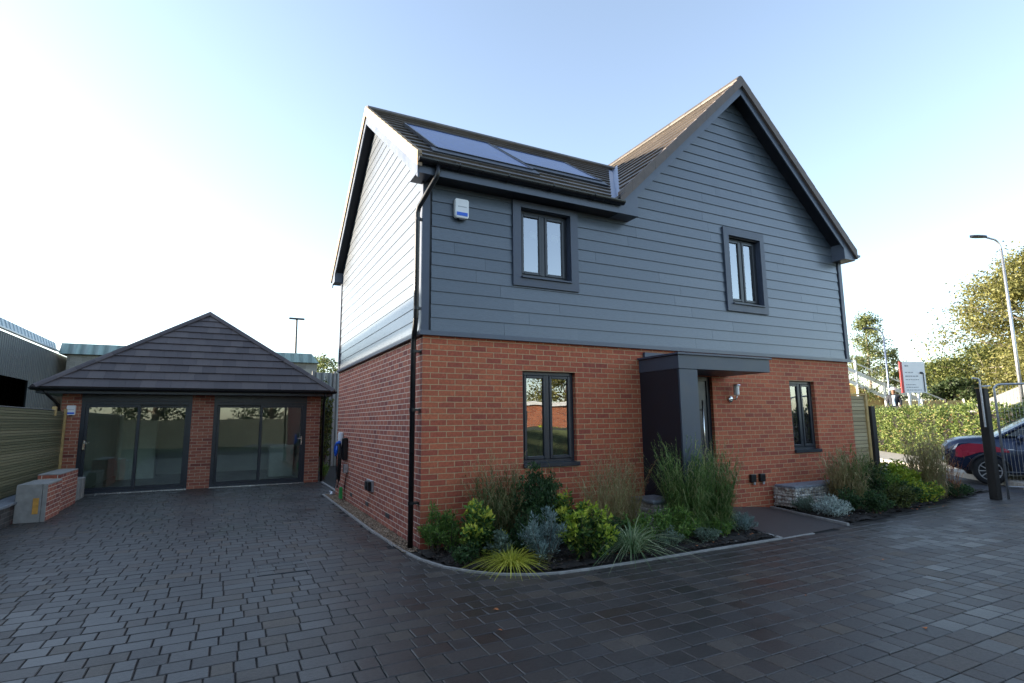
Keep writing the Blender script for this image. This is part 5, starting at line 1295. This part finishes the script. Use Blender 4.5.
# temporary site fence
def site_fence(a, b, h, label, z0=.05):
    a, b = Vector((*a, 0)), Vector((*b, 0)); T = thing('site_fence', tuple(a), label, 'site fence', 'temporary mesh fence panels'); d = (b-a).normalized(); L_ = (b-a).length; up = Vector((0, 0, 1))
    m = MB(); c = .10
    pts = [a+up*.0, a+up*(h-c)]+[a+d*c*(1-math.cos(t))+up*(h-c+c*math.sin(t)) for t in np.linspace(.2, math.pi/2, 5)]+[b-d*c+up*h]+[b-d*c*(1-math.sin(t))+up*(h-c+c*math.cos(t)) for t in np.linspace(.2, math.pi/2, 5)]+[b]
    m.tube(pts, .021, 10); m.tube([a+up*.22, b+up*.22], .019, 8); build('frame', m, M['galv'], T, smooth=True)
    m = MB(); r = .0022
    k = int(L_/.055)
    for i in range(1, k): p = a+d*L_*i/k; m.tube([p+up*.22, p+up*h], r, 3, False)
    for z in (.5, .9, 1.3, 1.7): m.tube([a+up*z, b+up*z], r*1.2, 3, False)
    build('mesh', m, M['galv'], T); return T
site_fence((11.04, -1.50), (12.8, -4.0), 2.16, 'temporary steel mesh fence panel right of the black gate post')
site_fence((9.78, .12), (12.3, 2.1), 1.0, 'low steel mesh fence between the black post and the gate post')
m = MB(); m.tube([(15.9, .86, 0), (15.9, .86, 2.5), (15.86, .88, 2.54), (15.7, .95, 2.55)], .03, 8)

# ------------------------------------------------------------------ car
fwd = Vector((-.50, .866, 0)); sidev = Vector((-.866, -.50, 0)); wf = Vector((13.45, -.26, 0))    # sidev points at the viewer; wf = front near wheel
CC = wf-sidev*.80-fwd*1.30
def cp(l, s, z): p = CC+fwd*l+sidev*s; return Vector((p.x, p.y, z))
CAR = thing('car', tuple(CC), 'dark blue parked car with a red patch on its front wing behind the mesh fence', 'car')
def car():
    # longitudinal stations: l, bottom z, shoulder z, half width
    st = [(-2.15, .42, .95, .60), (-2.05, .30, 1.08, .78), (-1.6, .24, 1.10, .86), (-.8, .22, 1.09, .89), (.2, .22, 1.07, .89), (.9, .23, 1.04, .88), (1.4, .26, 1.04, .86), (1.75, .30, 1.00, .80), (1.95, .36, .92, .68), (2.04, .42, .80, .50)]
    V = []; n = 10
    for (l, zb, zs, wd) in st:
        for (s, z) in ((0, zb), (.85, zb), (.98, zb+.10), (1.0, (zb+zs)/2), (.985, zs-.10), (.92, zs), (.70, zs+.035), (0, zs+.055)): V.append((l, wd*s, z))
    F = []; k = 8
    m = MB(); VV = [cp(*v) for v in V]+[cp(l, -s, z) for l, s, z in V]; N0 = len(V)
    for i in range(len(st)-1):
        for j in range(k-1):
            F.append((i*k+j, i*k+j+1, (i+1)*k+j+1, (i+1)*k+j)); F.append((N0+i*k+j, N0+(i+1)*k+j, N0+(i+1)*k+j+1, N0+i*k+j+1))
    for i in (0, len(st)-1):
        q = [i*k+j for j in range(k)]+[N0+i*k+j for j in reversed(range(k))]; F.append(tuple(q) if i == 0 else tuple(q[::-1]))
    m.faces(VV, F)
    body = build('body', m, M['carpaint'], CAR, smooth=True)
    # greenhouse: roof shell + pillars
    rf = [(-2.0, 1.10, .74), (-1.75, 1.48, .64), (-1.2, 1.60, .60), (-.3, 1.64, .60), (.25, 1.57, .61), (.62, 1.36, .68), (1.12, 1.07, .78)]
    m = MB(); V = []; 
    for l, z, wd in rf:
        for s, dz in ((1, -.03), (.93, 0), (.6, .03), (0, .045), (-.6, .03), (-.93, 0), (-1, -.03)): V.append(cp(l, wd*s, z+dz))
    F = [(i*7+j, i*7+j+1, (i+1)*7+j+1, (i+1)*7+j) for i in range(1, 4) for j in range(6)]
    m.faces(V, F)
    for s in (1, -1):
        for a, b in ((4, 5), (5, 6), (0, 1)): 
            l0, z0, w0 = rf[a]; l1, z1, w1 = rf[b]; m.tube([cp(l0, w0*s, z0-.02), cp(l1, w1*s, z1-.02)], .035, 6)
        m.tube([cp(-.75, .86*s, 1.0), cp(-.7, .61*s, 1.50)], .03, 6)
    build('roof', m, M['carpaint'], CAR, smooth=False)
    m = MB(); F = [(i*7+j, i*7+j+1, (i+1)*7+j+1, (i+1)*7+j) for i in (4, 5) for j in range(6)]; m.faces(V, F); build('windscreen', m, M['carglass'], CAR)
    m = MB(); m.faces(V, [(j, j+1, 7+j+1, 7+j) for j in range(6)]); build('rear_window', m, M['carglass'], CAR)
    for s in (1, -1):
        m = MB(); pts = [(.95, 1.10), (.55, 1.34), (.25, 1.52), (-.3, 1.59), (-1.2, 1.55), (-1.8, 1.20), (-1.6, 1.12)]
        def wz(z): return (.885+(.60-.885)*(z-1.07)/.57)*s
        m.poly([cp(l, wz(z), z) for l, z in pts]); build('side_window', m, M['carglass'], CAR)
    for l in (1.30, -1.28):
        for s in (1, -1):
            M3 = Matrix((fwd*s*-1, Vector((0, 0, 1)), sidev*s)).transposed()
            m = MB(); c = cp(l, .80*s, .32)
            m.lathe([(.20, -.10), (.29, -.10), (.32, -.07), (.325, 0), (.32, .07), (.29, .095), (.215, .10), (.21, .085)], c, 28, M3=M3); Wh = build('wheel', m, M['rubber'], CAR, smooth=True)
            m = MB()
            m.lathe([(0, .02), (.045, .09), (.05, .095), (.03, .1), (0, .1)], c, 12, M3=M3)
            for q in range(10):
                a = q*.6283; u = Vector((math.cos(a), math.sin(a), 0)); v = Vector((-math.sin(a), math.cos(a), 0)); z = Vector((0, 0, .096))
                m.faces([c+M3@(u*.03+v*.010+z), c+M3@(u*.205+v*.016+z), c+M3@(u*.205-v*.006+z), c+M3@(u*.03-v*.010+z)], [(0, 1, 2, 3)])
            m.lathe([(.195, .088), (.205, .102), (.215, .102), (.22, .092)], c, 28, M3=M3, caps=False)
            build('rim', m, M['wheel'], Wh)
            # dark arch ring, set proud of the wing
            m = MB(); P = []
            for t in np.linspace(0, math.pi, 15): P.append(cp(l+.36*math.cos(t), .885*s, .32+.37*math.sin(t)))
            m.tube(P, .03, 6); build('wheel_arch', m, M['black'], CAR)
    # livery and lamps on both wings
    for s in (1, -1):
        def wl(l): return float(np.interp(l, [a[0] for a in st], [a[3] for a in st]))
        UP = [(1.86, .82), (1.75, .90), (1.6, .93), (1.4, .92), (1.2, .88), (1.0, .82), (.93, .78)]; LO = [(1.88, .62), (1.78, .60), (1.62, .66), (1.45, .73), (1.2, .74), (1.0, .74), (.93, .73)]
        m = MB()
        for i in range(6): m.poly([cp(l, (wl(l)+.014)*s, z) for l, z in (UP[i], UP[i+1], LO[i+1], LO[i])])
        build('red_patch', m, M['carred'], CAR)
        m = MB(); m.poly([cp(l, (wl(l)*.99+.02)*s, z) for l, z in ((1.99, .74), (1.93, .86), (1.80, .93), (1.86, .80))]); build('headlight', m, M['lens'], CAR)
        m = MB(); m.box((0, 0, 0), (0, 0, 0)); m = MB(); m.tube([cp(-.05, .905*s, .86), cp(-.25, .905*s, .86)], .016, 6); build('door_handle', m, M['carpaint'], CAR)
        m = MB(); m.tube([cp(.72, .93*s, 1.0), cp(.72, 1.03*s, 1.04)], .02, 6); m.lathe([(0, -.11), (.06, -.09), (.075, 0), (.06, .09), (0, .11)], cp(.72, 1.05*s, 1.06), 10, M3=Matrix((fwd, Vector((0, 0, 1)), sidev)).transposed() if s else None); build('mirror', m, M['carpaint'], CAR, smooth=True)
        m = MB(); m.tube([cp(.80, .900*s, .94), cp(.82, .902*s, .6), cp(.70, .895*s, .33)], .004, 4); build('door_seam', m, M['black'], CAR); m = MB(); m.tube([cp(-.35, .902*s, .98), cp(-.36, .904*s, .33)], .004, 4); build('door_seam', m, M['black'], CAR)
        m = MB(); m.tube([cp(.95, .885*s, .80), cp(.84, .893*s, .80)], .010, 6); build('badge', m, M['signwhite'], CAR)
car()
def text(s, size, M4, mat, parent, name='lettering', ext=.003):
    cu = bpy.data.curves.new(name, 'FONT'); cu.body = s; cu.size = size; cu.extrude = ext; cu.align_x = 'CENTER'
    o = bpy.data.objects.new(name, cu); COL.objects.link(o); dg = bpy.context.evaluated_depsgraph_get()
    me = bpy.data.meshes.new_from_object(o.evaluated_get(dg)); COL.objects.unlink(o); bpy.data.objects.remove(o)
    off = world_loc(parent); M4 = Matrix.Translation(-off) @ M4; me.transform(M4); me.materials.clear(); me.materials.append(mat)
    r = bpy.data.objects.new(name, me); COL.objects.link(r); r.parent = parent; return r
def frame(c, right, up): 
    r, u = Vector(right).normalized(), Vector(up).normalized(); n = r.cross(u); m = Matrix((r, u, n)).transposed().to_4x4(); m.translation = Vector(c); return m
text('G', .2, frame(cp(.28, .902, .72), -fwd, (0, 0, 1)), M['signwhite'], CAR); text('4', .2, frame(cp(.28, .902, .54), -fwd, (0, 0, 1)), M['signwhite'], CAR)

# ------------------------------------------------------------------ sign board on two posts
SB = thing('sign_board', (26.9, 7.8, 1.15), 'white notice board with a red left edge on two white posts above the hedge', 'sign')
sr = Vector((.93, -.37, 0)).normalized(); sc0 = Vector((26.65, 7.72, 0)); sn = sr.cross(Vector((0, 0, 1)))
def sp(a, z, o_=0): p = sc0+sr*a+sn*o_; return Vector((p.x, p.y, z))
def sbox(m, a, b, z0, z1, o0, o1): m.hexa([sp(a, z0, o0), sp(b, z0, o0), sp(b, z0, o1), sp(a, z0, o1), sp(a, z1, o0), sp(b, z1, o0), sp(b, z1, o1), sp(a, z1, o1)])
m = MB(); sbox(m, -.53, .62, 2.68, 4.15, .0, -.05); B_ = build('board', m, M['signwhite'], SB)
m = MB(); sbox(m, -.66, -.53, 2.68, 4.15, .003, -.05); build('red_edge', m, M['signred'], B_)
m = MB(); rng = random.Random(5)
# rows of small printed words, unreadable at this distance
for (z, h, a0, a1) in ((3.92, .12, -.40, -.22), (3.62, .07, -.42, -.0), (3.44, .08, -.42, .24), (3.28, .06, -.42, .26), (3.04, .06, -.42, .08), (2.92, .06, -.42, .20), (2.79, .06, -.42, .34)):
    a = a0
    while a < a1: wv_ = rng.uniform(.06, .14); sbox(m, a, min(a+wv_, a1), z, z+h*.6, .005, .001); a += wv_+.03
build('print', m, M['signgrey'], B_)
m = MB(); m.tube([sp(.42, 3.62, .02), sp(.50, 3.60, .02), sp(.50, 2.72, .02)], .02, 6); m.tube([sp(.34, 3.62, .03), sp(.44, 3.62, .03)], .05, 8); build('arrow_mark', m, M['dark'], B_)
for a in (-.30, .18):
    m = MB(); sbox(m, a-.04, a+.04, 1.1, 2.679, -.0, -.06); build('post', m, M['whitewood'], SB)
# ------------------------------------------------------------------ footbridge stair, timber fence, railings, ramp
FB = thing('footbridge_stair', (34, 12.8, 1.1), 'white stringers of a footbridge stair descending behind the sign', 'staircase')
def seg(m, a, b, wdt, h): 
    a, b = Vector(a), Vector(b); d = (b-a); s = Vector((-d.y, d.x, 0)).normalized()*wdt/2; up = Vector((0, 0, h))
    m.hexa([a-s, b-s, b+s, a+s, a-s+up, b-s+up, b+s+up, a+s+up])
m = MB(); seg(m, (31.8, 14.1, 4.5), (37.2, 11.4, 1.75), .06, .24); seg(m, (31.8, 14.1, 3.75), (36.0, 12.0, 1.6), .06, .22); seg(m, (31.8, 14.1, 5.15), (38.4, 10.8, 1.9), .04, .08); build('stringer', m, M['whitewood'], FB)
m = MB(); 
for t in np.linspace(.0, 1, 12): 
    p = Vector((31.8, 14.12, 3.98)).lerp(Vector((35.9, 12.07, 1.85)), t); m.box((p.x-.15, p.y, p.z), (p.x+.2, p.y+.9, p.z+.05))
build('treads', m, M['timberfence'], FB)
for (x, y, h) in ((33.9, 13.05, 4.4), (35.3, 12.35, 3.7), (32.4, 13.8, 5.1)):
    m = MB(); m.box((x-.06, y-.06, 1.0), (x+.06, y+.06, h), .004); build('upright', m, M['whitewood'], FB)
m = MB(); m.poly([(31.9, 14.3, 1.1), (35.2, 12.65, 1.1), (35.2, 12.65, 2.15), (31.9, 14.3, 3.7)]); build('infill_panel', m, M['ply'], FB)
TF = thing('timber_fence', (32, 9.6, 1.1), 'pale yellow timber paling fence beyond the hedge, right of the sign', 'fence')
a, b = Vector((30.4, 10.5, 0)), Vector((33.6, 8.9, 0)); m = MB(); k = 26
for i in range(k):
    p = a.lerp(b, i/k); q = a.lerp(b, (i+.86)/k); z1 = 2.42+.015*math.sin(i*3)
    n2_ = Vector((.02, .04, 0)); m.hexa([(p.x, p.y, 1.1), (q.x, q.y, 1.1), (q.x+.02, q.y+.03, 1.1), (p.x+.02, p.y+.03, 1.1), (p.x, p.y, z1), (q.x, q.y, z1), (q.x+.02, q.y+.03, z1), (p.x+.02, p.y+.03, z1)])
build('palings', m, M['timberfence'], TF)
for t in (.0, .35, .72, 1.0):
    m = MB(); p = a.lerp(b, t); m.box((p.x-.05, p.y-.08, 1.05), (p.x+.05, p.y-.005, 2.5)); build('fence_post', m, M['whitewood'] if t != .72 else M['oldtimber'], TF)
# dark green hoarding behind the person
m = MB(); seg(m, (27.2, 11.3, 1.05), (30.2, 9.9, 1.05), .06, 1.0); o = build('hoarding', m, simple('dark_green_paint', (.02, .05, .045), .5), None, loc=(28.7, 10.6, 1.05)); tag(o, 'low dark green hoarding behind the person in the white hard hat', 'hoarding')
RL = thing('railing', (27.5, 5.0, 1.1), 'grey metal railing climbing the ramp at the far right', 'railing')
m = MB(); ra, rb_ = Vector((27.6, 6.4, 1.95)), Vector((30.6, 3.4, 3.1)); k = 34
for i in range(k+1):
    p = ra.lerp(rb_, i/k); m.tube([p+Vector((0, 0, -.75)), p], .012 if i % 8 else .045, 5)
for dz in (0, -.7): m.tube([ra+Vector((0, 0, dz)), rb_+Vector((0, 0, dz))], .028, 6)
pa, pb = Vector((29.2, 8.3, 1.95)), Vector((27.6, 6.4, 1.95))
for i in range(13): p = pa.lerp(pb, i/12); m.tube([p+Vector((0, 0, -.8)), p], .02, 5)
m.tube([pa, pb], .03, 6); m.tube([pa+Vector((0, 0, -.7)), pb+Vector((0, 0, -.7))], .025, 6)
build('bars', m, M['galv'], RL)
m = MB(); A_ = [Vector((22.9, 2.95, 0)), Vector((26.5, .2, 0))]
rq = [(22.4, 3.3, 1.62), (25.8, 1.2, 3.1), (27.0, 3.2, 3.1), (23.2, 4.9, 1.62)]
m.faces([(x, y, z) for x, y, z in rq]+[(x, y, z-.22) for x, y, z in rq], [(0, 1, 2, 3), (4, 5, 1, 0), (5, 6, 2, 1), (6, 7, 3, 2), (7, 4, 0, 3)])
struct('ramp', m, M['pavement'])
m = MB(); m.faces([(22.3, 3.1, 1.38), (25.8, .9, 2.85), (24.3, -.6, .2), (20.9, 2.6, .2), (22.4, 3.3, .2), (25.8, 1.2, .2)], [(0, 3, 2, 1), (0, 1, 5, 4)])
struct('ramp_slope', m, simple('rusty_ground_cover', (.16, .075, .035), .9, 0, .5, 3, .8, 25))

# ------------------------------------------------------------------ person behind the hedge
def skin_mesh(name, verts, edges, radii, mat, parent, sub=2, root=0):
    me = bpy.data.meshes.new(name+'_tmp'); off = world_loc(parent); me.from_pydata([tuple(Vector(v)-off) for v in verts], edges, [])
    o = bpy.data.objects.new(name+'_tmp', me); COL.objects.link(o)
    sm = o.modifiers.new('s', 'SKIN'); 
    if not me.skin_vertices: me.skin_vertices.new()
    for i, r in enumerate(radii): me.skin_vertices[0].data[i].radius = r if isinstance(r, tuple) else (r, r)
    for i in range(len(verts)): me.skin_vertices[0].data[i].use_root = (i == root)
    ss = o.modifiers.new('d', 'SUBSURF'); ss.levels = sub; ss.render_levels = sub
    dg = bpy.context.evaluated_depsgraph_get(); r = bpy.data.meshes.new_from_object(o.evaluated_get(dg)); bpy.data.objects.remove(o)
    r.name = name; r.materials.clear(); r.materials.append(mat); r.polygons.foreach_set('use_smooth', [True]*len(r.polygons))
    q = bpy.data.objects.new(name, r); COL.objects.link(q); q.parent = parent; return q
PX, PY, PZ = 26.0, 8.35, 1.13
PE = thing('person', (PX, PY, PZ), 'person in a white hard hat and dark jacket standing behind the hedge', 'person')
fv = Vector((-.88, -.47, 0)).normalized(); rv = Vector((fv.y, -fv.x, 0))
def pp(r, f, z): v = rv*r+fv*f; return (PX+v.x, PY+v.y, PZ+z)
vs = [pp(0, 0, .95), pp(0, 0, 1.12), pp(0, .01, 1.33), pp(0, 0, 1.46), pp(0, .01, 1.55), pp(0, .03, 1.66), pp(0, .02, 1.74),
      pp(.18, 0, 1.41), pp(.25, .0, 1.12), pp(.22, .14, .90), pp(-.18, 0, 1.41), pp(-.25, 0, 1.12), pp(-.22, .14, .90),
      pp(.10, 0, .90), pp(.11, .02, .50), pp(.11, -.02, .08), pp(.11, .13, .04), pp(-.10, 0, .90), pp(-.11, .02, .50), pp(-.11, -.02, .08), pp(-.11, .13, .04)]
es = [(0, 1), (1, 2), (2, 3), (3, 4), (4, 5), (5, 6), (2, 7), (7, 8), (8, 9), (2, 10), (10, 11), (11, 12), (0, 13), (13, 14), (14, 15), (15, 16), (0, 17), (17, 18), (18, 19), (19, 20)]
rs = [.14, .135, .15, .07, .06, .085, .07, .065, .05, .035, .065, .05, .035, .085, .06, .042, .035, .085, .06, .042, .035]
skin_mesh('body', vs, es, rs, M['skin'], PE)
js = [pp(0, 0, .86), pp(0, 0, 1.1), pp(0, .0, 1.33), pp(0, 0, 1.45), pp(.19, 0, 1.42), pp(.26, 0, 1.12), pp(.23, .12, .95), pp(-.19, 0, 1.42), pp(-.26, 0, 1.12), pp(-.23, .12, .95)]
skin_mesh('jacket', js, [(0, 1), (1, 2), (2, 3), (2, 4), (4, 5), (5, 6), (2, 7), (7, 8), (8, 9)], [(.20, .16), (.19, .155), (.20, .15), .09, .095, .075, .06, .095, .075, .06], M['jacket'], PE)
m = MB(); c = Vector(pp(0, .165, 1.22)); m.faces([Vector(pp(-.05, .175, .95)), Vector(pp(.05, .175, .95)), Vector(pp(.07, .12, 1.44)), Vector(pp(-.07, .12, 1.44)), Vector(pp(0, .21, 1.2))], [(0, 1, 4), (1, 2, 4), (2, 3, 4), (3, 0, 4)]); build('shirt', m, M['shirt'], PE)
skin_mesh('trousers', [pp(0, 0, .92), pp(.10, 0, .86), pp(.11, .02, .5), pp(.11, -.02, .12), pp(-.10, 0, .86), pp(-.11, .02, .5), pp(-.11, -.02, .12)], [(0, 1), (1, 2), (2, 3), (0, 4), (4, 5), (5, 6)], [.15, .105, .08, .065, .105, .08, .065], M['trousers'], PE)
m = MB(); m.lathe([(.0, .0), (.155, .0), (.15, .012), (.122, .02), (.118, .06), (.09, .11), (.04, .135), (0, .14)], pp(0, .02, 1.70), 20); build('hard_hat', m, M['white'], PE, smooth=True)

# ------------------------------------------------------------------ across the yard behind the viewer (seen mirrored in the glass; fence and evergreens added)
BG = thing('brick_outbuilding', (16, -21, 0), 'low orange brick outbuilding with white fascia mirrored in the window glass', 'outbuilding')
m = MB(); m.box((9, -25, -.05), (22, -20, 2.35)); build('brick_wall', m, M['brick_orange'], BG, uv=True)
m = MB(); m.box((8.8, -25.2, 2.351), (22.2, -19.8, 2.56)); build('fascia', m, M['whitewood'], BG)
for x in (11.5, 16.5): m = MB(); m.box((x, -19.99, .0), (x+1.0, -19.94, 2.05), .01); build('door', m, M['dark'], BG)
m = MB(); m.box((-16, -17, 0), (6, -16.9, 1.8)); o = build('added_fence', m, M['slatR'], None, loc=(-5, -17, 0)); tag(o, 'unseen board fence added behind the viewer to shape the garage door reflections', 'fence')  # added out of view to block low bright sky from the door glass
for i, (x, y, h, R, mt, lab) in enumerate(((12.5, -30, 8, 4.0, 'bush_leaf', 'olive tree behind the orange outbuilding, mirrored in the left window'), (21, -29, 7, 3.8, 'autumn_leaf', 'autumn tree behind the orange outbuilding, mirrored in the right window'), (-7, -24, 9, 4.6, 'evergreen_leaf', 'broad unseen tree added to darken the left garage door reflection'), (1, -25, 9, 4.6, 'evergreen_leaf', 'dark unseen tree added to darken the right garage door reflection'), (-14, -23, 8, 4.5, 'evergreen_leaf', 'dark unseen tree added at the far end of the fence behind the viewer'))):  # the three evergreens are added out of view to darken the door glass
    tree('yard_tree', x, y, G[mt], M['bark'], lab, h, dome(R), 9000, .22, 0, .25, 50+i, 1.5, .1, nb=20, group='trees behind the yard')
for i, (x, y, lab) in enumerate(((9.6, -17.5, 'first yellowish bush in front of the orange outbuilding'), (12.8, -18, 'second bush before the orange outbuilding door'))):
    S('bush', x, y, G['lime_leaf'], lab, .9, .8, 1.3, 1400, .14, .5, 24, seed=70+i)
